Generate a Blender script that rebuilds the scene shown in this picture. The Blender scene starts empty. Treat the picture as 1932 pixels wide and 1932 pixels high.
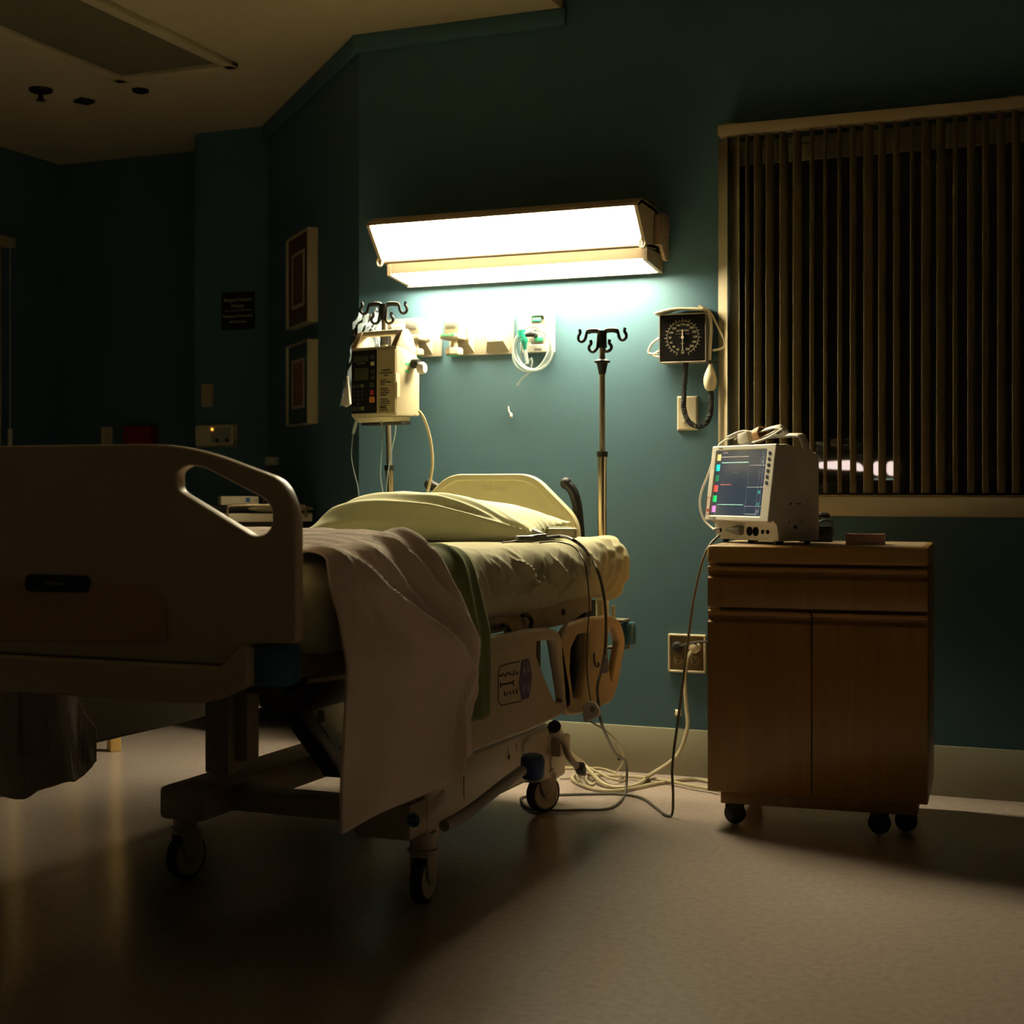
import bpy, bmesh, math, random
from mathutils import Vector as V, Matrix as M, noise, Euler
random.seed(7)
S = bpy.context.scene
COL = S.collection
PI = math.pi
R = math.radians
# ------------------------------------------------------------------ camera frame (level camera, yawed 22.4 deg to the left)
F, CX, HY, CAMH = 2786.0, 966.0, 922.0, 0.97
TH = R(22.4)
FW = V((-math.sin(TH), math.cos(TH), 0)); RT = V((math.cos(TH), math.sin(TH), 0)); UP = V((0, 0, 1))
EYE = V((0, 0, CAMH))
def ray(px, py): return FW + RT * ((px - CX) / F) + UP * ((HY - py) / F)
def onp(px, py, p, n):
    d = ray(px, py); return EYE + d * ((V(p) - EYE).dot(V(n)) / d.dot(V(n)))
def aY(px, py, y): return onp(px, py, (0, y, 0), (0, 1, 0))
def aX(px, py, x): return onp(px, py, (x, 0, 0), (1, 0, 0))
def aZ(px, py, z): return onp(px, py, (0, 0, z), (0, 0, 1))
# ------------------------------------------------------------------ materials
MATS = {}
def mat(name, col, rough=.5, metal=0, var=.06, vscale=12, bump=0, bscale=60, spec=.5, trans=0, emit=None, estr=0, alpha=None, sheen=0, coat=0, sss=0):
    m = bpy.data.materials.new(name); m.use_nodes = True; MATS[name] = m
    nt = m.node_tree; N = nt.nodes; L = nt.links
    b = N['Principled BSDF']
    b.inputs['Roughness'].default_value = rough; b.inputs['Metallic'].default_value = metal
    b.inputs['Specular IOR Level'].default_value = spec
    if trans: b.inputs['Transmission Weight'].default_value = trans
    if sheen: b.inputs['Sheen Weight'].default_value = sheen
    if coat: b.inputs['Coat Weight'].default_value = coat
    tc = N.new('ShaderNodeTexCoord')
    if var > 0:
        n = N.new('ShaderNodeTexNoise'); n.inputs['Scale'].default_value = vscale; n.inputs['Detail'].default_value = 4
        L.new(tc.outputs['Object'], n.inputs['Vector'])
        r = N.new('ShaderNodeValToRGB')
        c = V(col[:3]); a = c * (1 - var); d = c * (1 + var)
        r.color_ramp.elements[0].position = .3; r.color_ramp.elements[1].position = .7
        r.color_ramp.elements[0].color = (*a, 1); r.color_ramp.elements[1].color = (*d, 1)
        L.new(n.outputs['Fac'], r.inputs['Fac']); L.new(r.outputs['Color'], b.inputs['Base Color'])
    else:
        b.inputs['Base Color'].default_value = (*col[:3], 1)
    if bump:
        n2 = N.new('ShaderNodeTexNoise'); n2.inputs['Scale'].default_value = bscale; n2.inputs['Detail'].default_value = 5
        L.new(tc.outputs['Object'], n2.inputs['Vector'])
        bp = N.new('ShaderNodeBump'); bp.inputs['Strength'].default_value = bump; bp.inputs['Distance'].default_value = .004
        L.new(n2.outputs['Fac'], bp.inputs['Height']); L.new(bp.outputs['Normal'], b.inputs['Normal'])
    if emit:
        b.inputs['Emission Color'].default_value = (*emit, 1); b.inputs['Emission Strength'].default_value = estr
    if alpha is not None: b.inputs['Alpha'].default_value = alpha
    return m
def wood(name, c1, c2, rough=.35, scale=(1, 1, 1), wscale=9.0):
    m = bpy.data.materials.new(name); m.use_nodes = True; MATS[name] = m
    nt = m.node_tree; N = nt.nodes; L = nt.links; b = N['Principled BSDF']; b.inputs['Roughness'].default_value = rough
    tc = N.new('ShaderNodeTexCoord'); mp = N.new('ShaderNodeMapping'); mp.inputs['Scale'].default_value = scale
    L.new(tc.outputs['Object'], mp.inputs['Vector'])
    n = N.new('ShaderNodeTexNoise'); n.inputs['Scale'].default_value = wscale; n.inputs['Detail'].default_value = 7; n.inputs['Roughness'].default_value = .65
    L.new(mp.outputs['Vector'], n.inputs['Vector'])
    r = N.new('ShaderNodeValToRGB'); r.color_ramp.elements[0].position = .32; r.color_ramp.elements[1].position = .68
    r.color_ramp.elements[0].color = (*c1, 1); r.color_ramp.elements[1].color = (*c2, 1)
    L.new(n.outputs['Fac'], r.inputs['Fac']); L.new(r.outputs['Color'], b.inputs['Base Color'])
    bp = N.new('ShaderNodeBump'); bp.inputs['Strength'].default_value = .08; bp.inputs['Distance'].default_value = .002
    L.new(n.outputs['Fac'], bp.inputs['Height']); L.new(bp.outputs['Normal'], b.inputs['Normal'])
    return m
def clear(name, tint, gloss_rough=.08, opacity=.15, body=(.8, .85, .85), milky=0):
    """thin clear plastic or glass: see-through, with a reflective skin and a little body colour"""
    m = bpy.data.materials.new(name); m.use_nodes = True; MATS[name] = m
    nt = m.node_tree; N = nt.nodes; L = nt.links; N.clear()
    o = N.new('ShaderNodeOutputMaterial'); t = N.new('ShaderNodeBsdfTransparent'); t.inputs['Color'].default_value = (*tint, 1)
    g = N.new('ShaderNodeBsdfGlossy'); g.inputs['Roughness'].default_value = gloss_rough
    d = N.new('ShaderNodeBsdfDiffuse'); d.inputs['Color'].default_value = (*body, 1)
    f = N.new('ShaderNodeFresnel'); f.inputs['IOR'].default_value = 1.45
    if milky:
        e = N.new('ShaderNodeBsdfTranslucent'); e.inputs['Color'].default_value = (*body, 1); k = N.new('ShaderNodeMixShader'); k.inputs['Fac'].default_value = milky
        L.new(d.outputs[0], k.inputs[1]); L.new(e.outputs[0], k.inputs[2]); d = k
    a = N.new('ShaderNodeMixShader'); a.inputs['Fac'].default_value = opacity
    L.new(t.outputs[0], a.inputs[1]); L.new(d.outputs[0], a.inputs[2])
    x = N.new('ShaderNodeMixShader'); L.new(f.outputs[0], x.inputs['Fac']); L.new(a.outputs[0], x.inputs[1]); L.new(g.outputs[0], x.inputs[2])
    L.new(x.outputs[0], o.inputs['Surface'])
    return m
def weave(name, col, rough=.9, freq=160, strength=.5, axis='Y', var=.1, sheen=.3, dist=2.5):
    """cloth with fine raised ribs"""
    m = mat(name, col, rough, var=var, vscale=6, sheen=sheen, spec=.1)
    nt = m.node_tree; N = nt.nodes; L = nt.links; b = N['Principled BSDF']
    tc = N.new('ShaderNodeTexCoord')
    w = N.new('ShaderNodeTexWave'); w.bands_direction = axis; w.inputs['Scale'].default_value = freq / 6.28
    w.inputs['Distortion'].default_value = dist; w.inputs['Detail'].default_value = 3; w.inputs['Detail Scale'].default_value = 2
    n = N.new('ShaderNodeTexNoise'); n.inputs['Scale'].default_value = 240; n.inputs['Detail'].default_value = 4
    L.new(tc.outputs['Object'], w.inputs['Vector']); L.new(tc.outputs['Object'], n.inputs['Vector'])
    mx = N.new('ShaderNodeMath'); mx.operation = 'ADD'; L.new(w.outputs['Fac'], mx.inputs[0]); L.new(n.outputs['Fac'], mx.inputs[1])
    bp = N.new('ShaderNodeBump'); bp.inputs['Strength'].default_value = strength; bp.inputs['Distance'].default_value = .004
    L.new(mx.outputs[0], bp.inputs['Height']); L.new(bp.outputs['Normal'], b.inputs['Normal'])
    return m
WALL = mat('teal_wall_paint', (.078, .158, .200), .55, var=.04, vscale=3, bump=.12, bscale=220, spec=.3)
CEIL = mat('ceiling_paint', (.66, .55, .36), .9, var=.03, bump=.1, bscale=150, spec=.1)
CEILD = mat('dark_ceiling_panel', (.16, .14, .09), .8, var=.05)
FLOORM = mat('vinyl_floor', (.47, .375, .325), .21, var=.10, vscale=55, bump=.02, bscale=14, spec=.45)
BASEB = mat('grey_vinyl_baseboard', (.34, .33, .23), .5, var=.04)
BEDP = mat('beige_bed_plastic', (.60, .48, .33), .38, var=.03, bump=.05, bscale=400)
BEDY = mat('cream_headboard_plastic', (.76, .67, .40), .4, var=.03, bump=.05, bscale=400)
BEDM = mat('painted_bed_steel', (.36, .29, .19), .45, var=.06)
DARKM = mat('dark_steel', (.045, .04, .032), .5, metal=.3, var=.1)
BLK = mat('black_plastic', (.010, .010, .009), .5, var=.1, spec=.3)
BLKR = mat('black_rubber', (.018, .017, .016), .65, var=.1)
BLUE = mat('blue_plastic', (.05, .16, .26), .3, var=.05)
BLUED = mat('blue_vinyl_cap', (.03, .07, .22), .45, var=.05)
CHROME = mat('brushed_steel', (.62, .50, .33), .27, metal=1, var=.05)
STEELD = mat('worn_steel', (.4, .34, .25), .4, metal=.9, var=.1)
BEIGE = mat('beige_plastic', (.70, .60, .40), .42, var=.03)
GASP = mat('putty_plastic', (.50, .44, .32), .5, var=.03)
HOLE = mat('dark_hole', (.006, .006, .006), .8, var=0, spec=.05)
WHITEP = mat('white_plastic', (.83, .77, .67), .4, var=.02)
CREAM = mat('cream_enamel', (.78, .68, .46), .4, var=.02)
TAN = mat('tan_plastic', (.46, .31, .18), .45, var=.04)
GREY = mat('grey_plastic', (.36, .34, .30), .45, var=.04)
GREEN = mat('green_label', (.05, .50, .25), .5, var=.04)
GREEND = mat('dark_green_plastic', (.01, .20, .14), .35, var=.04)
RED = mat('red_plastic', (.55, .05, .05), .4, var=.04)
ORANGE = mat('orange_key', (.70, .25, .03), .45, var=.04)
INK = mat('black_ink', (.015, .014, .012), .7, var=0)
PALEINK = mat('pale_print', (.62, .56, .38), .6, var=0)
SHEET = mat('pale_green_cotton', (.62, .57, .35), .85, var=.03, vscale=5, bump=.25, bscale=45, spec=.1, sheen=.15)
SHEETD = mat('sage_green_cotton', (.20, .225, .10), .9, var=.05, vscale=6, bump=.2, bscale=60, spec=.1)
PILLOWM = mat('pillowcase_cotton', (.88, .86, .55), .85, var=.02, vscale=5, bump=.15, bscale=40, spec=.1, sheen=.15)
BLANKET = weave('ribbed_cotton_blanket', (.90, .71, .60), freq=300, strength=.28)
OAK = wood('oak_veneer', (.31, .155, .030), (.40, .21, .048), .34, (9, 9, .55), 3.4)
OAKH = wood('oak_edging', (.40, .21, .05), (.50, .28, .08), .34, (.6, 9, 9), 3.4)
BEECH = wood('beech_chair_wood', (.55, .34, .09), (.65, .42, .13), .35, (8, 8, .8), 3)
LAMINATE = mat('pale_laminate_top', (.52, .38, .24), .35, var=.05, vscale=30)
BLINDM = mat('vinyl_vane', (.42, .34, .20), .55, var=.05, vscale=4, bump=.1, bscale=300)
BLINDH = mat('cream_headrail', (.56, .42, .26), .5, var=.03)
SILLM = mat('painted_sill', (.50, .42, .26), .45, var=.05)
FRAMEW = mat('pale_picture_frame', (.50, .42, .26), .5, var=.05)
CLEARP = clear('clear_plastic', (.93, .97, .96), .06, .22, (.8, .9, .9))
CLEART = clear('clear_tube', (.92, .97, .95), .12, .5, (.8, .9, .86), .5)
BAGM = clear('clear_drip_bag', (.85, .92, .96), .12, .5, (.82, .90, .95), .6)
BOTTLEM = clear('frosted_bottle', (.75, .78, .75), .3, .45, (.22, .22, .18))
GLASS = clear('window_glass', (.9, .93, .92), .0, .0)
LENS = mat('lamp_diffuser', (.9, .88, .8), .5, var=0, emit=(1.0, .88, .57), estr=66.0)
LENSD = mat('lower_lamp_diffuser', (.9, .88, .8), .5, var=0, emit=(1.0, .89, .60), estr=62.0)
SCREEN = mat('monitor_screen_glow', (.01, .013, .02), .12, var=.05, emit=(.062, .084, .112), estr=.50)
def glow(name, c, s): return mat(name, c, .4, var=0, emit=c, estr=s)
LED = glow('amber_led', (1, .45, .05), 1.6)
LITWIN = glow('lit_window', (1.0, .74, .68), 1.05)
LITDIM = glow('dim_lit_window', (.45, .55, .42), .25)
CORDB = mat('beige_cord', (.50, .43, .26), .5, var=.05)
CORDG = mat('grey_cord', (.13, .12, .085), .5, var=.05)
CORDK = mat('dark_cord', (.03, .028, .02), .5, var=.05)
PINKC = mat('pink_carton', (.42, .22, .19), .6, var=.05, vscale=30)
TAPE = mat('brown_tape', (.52, .27, .10), .5, var=.08)
ART1 = mat('rust_mat_board', (.11, .042, .018), .6, var=.1)
ART2 = mat('teal_mat_board', (.04, .10, .09), .6, var=.1)
ARTP = mat('faded_print', (.16, .06, .035), .7, var=.5, vscale=25)
ARTP2 = mat('ochre_print', (.26, .13, .07), .7, var=.5, vscale=25)
NIGHT = mat('night_facade', (.30, .24, .15), .9, var=.2)
REDB = mat('red_box_plastic', (.26, .012, .012), .5, var=.05)
VINYL = mat('brown_vinyl', (.10, .05, .03), .5, var=.1)
# ------------------------------------------------------------------ geometry helpers
def tag(o, label=None, cat=None, group=None, kind=None):
    if label: o['label'] = label
    if cat: o['category'] = cat
    if group: o['group'] = group
    if kind: o['kind'] = kind
    return o
WM = {}
def thing(name, label, cat, loc=(0, 0, 0), rz=0, group=None):
    o = bpy.data.objects.new(name, None); COL.objects.link(o); o.location = loc; o.rotation_euler = (0, 0, rz)
    o.empty_display_size = .05
    WM[o] = M.Translation(V(loc)) @ M.Rotation(rz, 4, 'Z')
    return tag(o, label, cat, group)
def frame(o, U, N):
    """4x4 with x=U, z=N, y=N x U"""
    U = V(U).normalized(); N = V(N).normalized(); W = N.cross(U).normalized()
    return M(((U.x, W.x, N.x, o[0]), (U.y, W.y, N.y, o[1]), (U.z, W.z, N.z, o[2]), (0, 0, 0, 1)))
class MB:
    def __init__(s): s.b = bmesh.new(); s.mats = []
    def _m(s, m):
        if m is None: return 0
        if m not in s.mats: s.mats.append(m)
        return s.mats.index(m)
    def box(s, c, d, rot=None, bev=0, m=None, seg=2):
        X = M.Translation(V(c))
        if rot is not None: X = X @ (rot if isinstance(rot, M) else Euler(rot).to_matrix().to_4x4())
        X = X @ M.Diagonal((d[0], d[1], d[2], 1))
        t = bmesh.new(); bmesh.ops.create_cube(t, size=1, matrix=X)
        if bev: bmesh.ops.bevel(t, geom=t.edges[:] , offset=min(bev, min(d) * .49), segments=seg, affect='EDGES', profile=.5)
        s.join(t, m); return s
    def join(s, t, m=None, X=None):
        me = bpy.data.meshes.new('t'); t.to_mesh(me); t.free()
        s.addmesh(me, X, m); bpy.data.meshes.remove(me)
    def addmesh(s, me, X=None, m=None):
        k = s._m(m); n = len(s.b.verts)
        vs = [s.b.verts.new((X @ v.co) if X else v.co) for v in me.vertices]
        for p in me.polygons:
            try:
                f = s.b.faces.new([vs[i] for i in p.vertices]); f.material_index = k; f.smooth = True
            except ValueError: pass
    def cyl(s, p0, p1, r0, r1=None, seg=20, m=None, cap=True):
        p0 = V(p0); p1 = V(p1); r1 = r0 if r1 is None else r1
        d = p1 - p0; X = M.Translation((p0 + p1) / 2) @ d.to_track_quat('Z', 'Y').to_matrix().to_4x4()
        t = bmesh.new(); bmesh.ops.create_cone(t, cap_ends=cap, segments=seg, radius1=r0, radius2=r1, depth=d.length, matrix=X)
        s.join(t, m); return s
    def ball(s, c, r, sc=(1, 1, 1), m=None, seg=20, rot=None):
        X = M.Translation(V(c))
        if rot is not None: X = X @ Euler(rot).to_matrix().to_4x4()
        X = X @ M.Diagonal((*sc, 1))
        t = bmesh.new(); bmesh.ops.create_uvsphere(t, u_segments=seg, v_segments=seg // 2, radius=r, matrix=X); s.join(t, m); return s
    def tube(s, pts, r, seg=8, m=None, smooth=True, n=6, closed=False, flat=1.0):
        pts = [V(p) for p in pts]
        if smooth and len(pts) > 2:
            q = []; L = len(pts)
            for i in range(L if closed else L - 1):
                g = lambda k: pts[k % L] if closed else pts[max(0, min(L - 1, k))]
                a, b, c, d = g(i - 1), g(i), g(i + 1), g(i + 2)
                for j in range(n):
                    t = j / n
                    q.append(.5 * ((2 * b) + (c - a) * t + (2 * a - 5 * b + 4 * c - d) * t * t + (3 * b - a - 3 * c + d) * t ** 3))
            if not closed: q.append(pts[-1])
            pts = q
        k = s._m(m); rings = []; L = len(pts)
        up = None
        for i, p in enumerate(pts):
            a = pts[i - 1] if (i > 0 or closed) else p; b = pts[(i + 1) % L] if (i < L - 1 or closed) else p
            t = (b - a).normalized() if (b - a).length > 1e-9 else V((0, 0, 1))
            if up is None:
                up = V((0, 0, 1)) if abs(t.z) < .9 else V((1, 0, 0))
            x = t.cross(up)
            if x.length < 1e-6: x = t.orthogonal()
            x.normalize(); y = x.cross(t).normalized(); up = y
            rr = r[min(len(r) - 1, int(i * len(r) / L))] if isinstance(r, (list, tuple)) else r
            rings.append([s.b.verts.new(p + x * math.cos(2 * PI * j / seg) * rr + y * math.sin(2 * PI * j / seg) * rr * flat) for j in range(seg)])
        for i in range(L if closed else L - 1):
            A = rings[i]; B = rings[(i + 1) % L]
            for j in range(seg):
                f = s.b.faces.new((A[j], A[(j + 1) % seg], B[(j + 1) % seg], B[j])); f.smooth = True; f.material_index = k
        if not closed:
            for q in (rings[0][::-1], rings[-1]):
                f = s.b.faces.new(q); f.material_index = k
        return s
    def lathe(s, prof, c=(0, 0, 0), axis=(0, 0, 1), seg=28, m=None):
        k = s._m(m); X = M.Translation(V(c)) @ V(axis).to_track_quat('Z', 'Y').to_matrix().to_4x4()
        rings = []
        for (r, z) in prof:
            rings.append([s.b.verts.new(X @ V((max(r, 1e-5) * math.cos(2 * PI * j / seg), max(r, 1e-5) * math.sin(2 * PI * j / seg), z))) for j in range(seg)])
        for A, B in zip(rings, rings[1:]):
            for j in range(seg):
                f = s.b.faces.new((A[j], A[(j + 1) % seg], B[(j + 1) % seg], B[j])); f.smooth = True; f.material_index = k
        for q in (rings[0][::-1], rings[-1]):
            f = s.b.faces.new(q); f.material_index = k
        return s
    def slab(s, outline, holes, thick, bev, X, m=None, res=2):
        """flat outline (2D) with holes, extruded to thick with rounded edges, placed by X (z = 0 .. thick)"""
        cu = bpy.data.curves.new('c', 'CURVE'); cu.dimensions = '2D'; cu.fill_mode = 'BOTH'
        for poly in [outline] + list(holes):
            sp = cu.splines.new('POLY'); sp.points.add(len(poly) - 1)
            for p, q in zip(sp.points, poly): p.co = (q[0], q[1], 0, 1)
            sp.use_cyclic_u = True
        cu.extrude = max(thick / 2 - bev, 1e-5); cu.bevel_depth = bev; cu.bevel_resolution = res; cu.offset = -bev
        me = evalmesh(cu)
        s.addmesh(me, X @ M.Translation((0, 0, thick / 2)), m); bpy.data.meshes.remove(me); return s
    def text(s, body, size, X, m=None, ext=.0003, align='CENTER', bold=0):
        cu = bpy.data.curves.new('t', 'FONT'); cu.body = body; cu.size = size; cu.align_x = align; cu.align_y = 'CENTER'
        cu.extrude = ext; cu.offset = bold; cu.resolution_u = 2
        me = evalmesh(cu); s.addmesh(me, X, m); bpy.data.meshes.remove(me); return s
    def grid(s, fn, nu, nv, m=None, closed_u=False):
        k = s._m(m); g = [[s.b.verts.new(fn(i / nu, j / nv)) for j in range(nv + 1)] for i in range(nu + (0 if closed_u else 1))]
        n = len(g)
        for i in range(nu):
            for j in range(nv):
                f = s.b.faces.new((g[i][j], g[(i + 1) % n][j], g[(i + 1) % n][j + 1], g[i][j + 1])); f.smooth = True; f.material_index = k
        s.g = g; return s
    def build(s, name, material=None, parent=None, local=False, loc=None, thick=0, sub=0, weld=0, flat=None, angle=40):
        if weld: bmesh.ops.remove_doubles(s.b, verts=s.b.verts[:], dist=weld)
        bmesh.ops.recalc_face_normals(s.b, faces=s.b.faces[:])
        if parent is not None and not local: s.b.transform(WM[parent].inverted())
        if parent is None and loc is not None: s.b.transform(M.Translation(-V(loc)))
        me = bpy.data.meshes.new(name); s.b.to_mesh(me); s.b.free()
        o = bpy.data.objects.new(name, me); COL.objects.link(o)
        if s.mats and material is None:
            for x in s.mats: me.materials.append(x)
        else:
            me.materials.append(material)
            for p in me.polygons: p.material_index = 0
        me.set_sharp_from_angle(angle=R(angle))
        if parent is not None: o.parent = parent; WM[o] = WM[parent]
        else:
            if loc is not None: o.location = loc
            WM[o] = M.Translation(V(loc)) if loc is not None else M()
        if thick:
            md = o.modifiers.new('thickness', 'SOLIDIFY'); md.thickness = thick; md.offset = -1
        if sub:
            md = o.modifiers.new('smooth', 'SUBSURF'); md.levels = sub; md.render_levels = sub
        return o
def evalmesh(cu):
    o = bpy.data.objects.new('tmp', cu); COL.objects.link(o)
    dg = bpy.context.evaluated_depsgraph_get()
    me = bpy.data.meshes.new_from_object(o.evaluated_get(dg))
    bpy.data.objects.remove(o); bpy.data.curves.remove(cu)
    return me
def rnd(poly, r, n=5):
    """round the corners of a polygon (r: number or list)"""
    out = []; L = len(poly); P = [V((p[0], p[1])) for p in poly]
    for i, p in enumerate(P):
        a = P[i - 1]; b = P[(i + 1) % L]; rr = r[i] if isinstance(r, (list, tuple)) else r
        da = (a - p); db = (b - p)
        t = min(rr, da.length * .45, db.length * .45)
        if t < 1e-5: out.append(tuple(p)); continue
        A = p + da.normalized() * t; B = p + db.normalized() * t
        for j in range(n + 1):
            u = j / n; q = A * (1 - u) ** 2 + p * 2 * u * (1 - u) + B * u * u
            out.append(tuple(q))
    return out
def rect(x0, y0, x1, y1): return [(x0, y0), (x1, y0), (x1, y1), (x0, y1)]
def circ(x, y, r, n=24): return [(x + r * math.cos(2 * PI * i / n), y + r * math.sin(2 * PI * i / n)) for i in range(n)]
def planeY(y): return frame((0, y, 0), (1, 0, 0), (0, -1, 0))           # (x, z) -> slab grows towards the room
def P2Y(pts, y): return [(p.x, p.z) for p in (aY(a, b, y) for a, b in pts)]
def planeX(x): return frame((x, 0, 0), (0, 1, 0), (1, 0, 0))            # (y, z) -> slab grows towards +X
def P2X(pts, x): return [(p.y, p.z) for p in (aX(a, b, x) for a, b in pts)]
def struct(name, mb, m, **k):
    o = mb.build(name, m, **k); o['kind'] = 'structure'; return o
WY = 4.84                                                                # the bed wall
CORX = -2.608                                                            # its outside corner
DN = V((-1, -1, 0)).normalized(); DD = V((-1, 1, 0)).normalized()         # diagonal wall: normal, run
DC = V((CORX, WY, 0)); DEND = V((-3.64, 5.872, 0))
CZ = 2.645
# ------------------------------------------------------------------ the room
struct('floor', MB().box((-1.5, 2.8, -.05), (9.5, 8.4, .1)), FLOORM)
struct('ceiling', MB().box((-4.403, 2.8, CZ + .25), (5.2, 8.4, .5)), CEIL)
struct('ceiling_upper', MB().box((1.0, 2.8, CZ + .55), (6.2, 8.4, .1)), CEIL)
w = MB()
WX0, WX1, WZ0, WZ1 = -1.185, .42, .948, 2.125
w.box(((CORX + WX0) / 2, WY + .1, 1.6), (WX0 - CORX, .2, 3.2)); w.box(((WX1 + 3.2) / 2, WY + .1, 1.6), (3.2 - WX1, .2, 3.2))
w.box(((WX0 + WX1) / 2, WY + .1, WZ0 / 2), (WX1 - WX0, .2, WZ0)); w.box(((WX0 + WX1) / 2, WY + .1, (WZ1 + 3.2) / 2), (WX1 - WX0, .2, 3.2 - WZ1))
struct('wall_back', w, WALL)
q = (DEND - DC).length
struct('wall_diagonal', MB().box(DC + DD * (q / 2) - DN * .1 + V((0, 0, CZ / 2)), (q, .2, CZ), rot=(0, 0, R(135))), WALL)
struct('wall_column', MB().box(((-4.038 - 3.6) / 2, 5.872 + .16, CZ / 2), (.438, .32, CZ)), WALL)
struct('wall_recess', MB().box((-4.5, 6.17 + .05, CZ / 2), (1.3, .1, CZ)), WALL)
struct('wall_left', MB().box((-5.12, 3.4, CZ / 2), (.1, 5.6, CZ)), WALL)
# cornice boxed under the low ceiling, on the bed wall and along the diagonal wall
struct('trim_1', MB().box(((CORX - 1.803) / 2, WY - .012, CZ - .03), (abs(CORX + 1.803) + .03, .024, .06), bev=.002), WALL)
struct('trim_2', MB().box(DC + DD * (q / 2) + DN * .012 + V((0, 0, CZ - .03)), (q, .024, .06), rot=(0, 0, R(135)), bev=.002), WALL)
# baseboards
struct('baseboard_back', MB().box(((CORX + 3.2) / 2, WY - .006, .079), (3.2 - CORX, .012, .158), bev=.003), BASEB)
struct('baseboard_diagonal', MB().box(DC + DD * (q / 2) + DN * .006 + V((0, 0, .079)), (q, .012, .158), rot=(0, 0, R(135)), bev=.003), BASEB)
struct('baseboard_recess', MB().box((-4.5, 6.164, .079), (1.1, .012, .158), bev=.003), BASEB)
# recessed ceiling panel with its raised lip
c1, c2 = aZ(225, 148, CZ), aZ(450, 119, CZ)
px0, px1, py1, py0 = c1.x, c2.x, (c1.y + c2.y) / 2, 2.2
g = MB()
for a, b, c, d in ((px0, py0, px0 + .05, py1), (px1 - .05, py0, px1, py1), (px0, py1 - .05, px1, py1), (px0, py0, px1, py0 + .05)):
    g.box(((a + c) / 2, (b + d) / 2, CZ - .011), (c - a, d - b, .022), bev=.004)
struct('trim_3', g, CEIL)
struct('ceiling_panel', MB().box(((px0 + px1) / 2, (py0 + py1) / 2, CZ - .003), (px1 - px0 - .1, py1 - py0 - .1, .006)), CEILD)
# panel joints on the recess wall
for k, yy in enumerate((692, 762)):
    z = aY(300, yy, 6.17).z
    struct('trim_%d' % (4 + k), MB().box((-4.45, 6.168, z), (.85, .006, .014)), WALL)
# ------------------------------------------------------------------ window, sill, night outside
wn = MB()
wn.box(((WX0 + WX1) / 2, WY + .09, WZ1 - .025), (WX1 - WX0, .05, .05), bev=.004); wn.box(((WX0 + WX1) / 2, WY + .09, WZ0 + .025), (WX1 - WX0, .05, .05), bev=.004)
wn.box((WX0 + .025, WY + .09, 1.54), (.05, .05, 1.17), bev=.004); wn.box((WX1 - .025, WY + .09, 1.54), (.05, .05, 1.17), bev=.004)
wo = struct('window_1', wn, DARKM)
o = MB().box(((WX0 + WX1) / 2, WY + .09, 1.535), (WX1 - WX0 - .08, .006, 1.1)).build('window_pane', GLASS, wo)
o = MB().box(((WX0 + WX1) / 2 - .0, WY - .02, (.881 + .948) / 2), (WX1 - WX0 + .1, .05, .066), bev=.006).box(((WX0 + WX1) / 2, WY + .02, .944), (WX1 - WX0 - .004, .12, .012)).build('window_sill', SILLM, wo)
o = MB().box(((WX0 + WX1) / 2, WY + .03, WZ1 - .012), (WX1 - WX0 - .004, .07, .022)).box(((WX0 + WX1) / 2, WY + .012, WZ1 - .04), (WX1 - WX0 - .004, .02, .07)).build('window_head', SILLM, wo)
BY = 9.5
bt = thing('exterior_building', 'dark building outside the window with a few pinkish lit windows', 'building', (aY(1640, 900, BY).x, BY + .3, 0))
MB().box((bt.location.x + 1.0, BY + .35, 1.6), (6.5, .6, 3.4)).build('facade', NIGHT, bt)
def lit(pts, m, r=.02):
    MB().slab(rnd(P2Y(pts, BY), r), [], .006, .002, planeY(BY + .0495)).build('lit_window', m, bt)
lit([(1541, 872), (1603, 868), (1603, 887), (1541, 883)], LITWIN)
lit([(1606, 872), (1622, 874), (1629, 888), (1618, 889), (1606, 884)], LITWIN, .03)
lit([(1644, 871), (1668, 870), (1668, 897), (1644, 897)], LITWIN, .04)
lit([(1671, 870), (1692, 871), (1692, 897), (1671, 897)], LITWIN, .04)
lit([(1646, 902), (1692, 902), (1692, 913), (1646, 913)], LITDIM, .04)
# vertical blind
BLY = 4.76
vb = thing('vertical_blind', 'cream vertical blind with narrow turned vanes hanging in front of the large right-hand window', 'blind', (-.4, BLY, .95))
hx0 = -1.229
MB().box(((hx0 + .45) / 2, BLY + .025, 2.151), (.45 - hx0, .05, .036), bev=.004).build('headrail', BLINDH, vb)
for bx in (-1.19, -.3):
    MB().box((bx, BLY + .045, 2.172), (.04, .07, .006)).build('mounting_bracket', STEELD, vb)
vane = [(1366, 17, 1), (1387, 20, 1), (1412, 6, 0), (1432, 15, 0), (1454, 15, 0), (1481, 16, 0), (1506, 16, 0), (1534, 7, 0), (1559, 5, 0), (1586, 6, 0), (1612, 11, 0), (1640, 17, 0), (1666, 13, 0), (1694, 11, 0), (1722, 4, 0), (1749, 16, 0), (1777, 15, 0), (1805, 8, 0), (1834, 12, 0), (1862, 11, 0), (1891, 13, 0), (1919, 13, 0)]
xs = [(aY(p, 600, BLY + .03).x, wd, fl) for p, wd, fl in vane]
x = xs[-1][0]
while x < .36: x += .0475; xs.append((x, random.choice((8, 11, 13)), 0))
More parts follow.
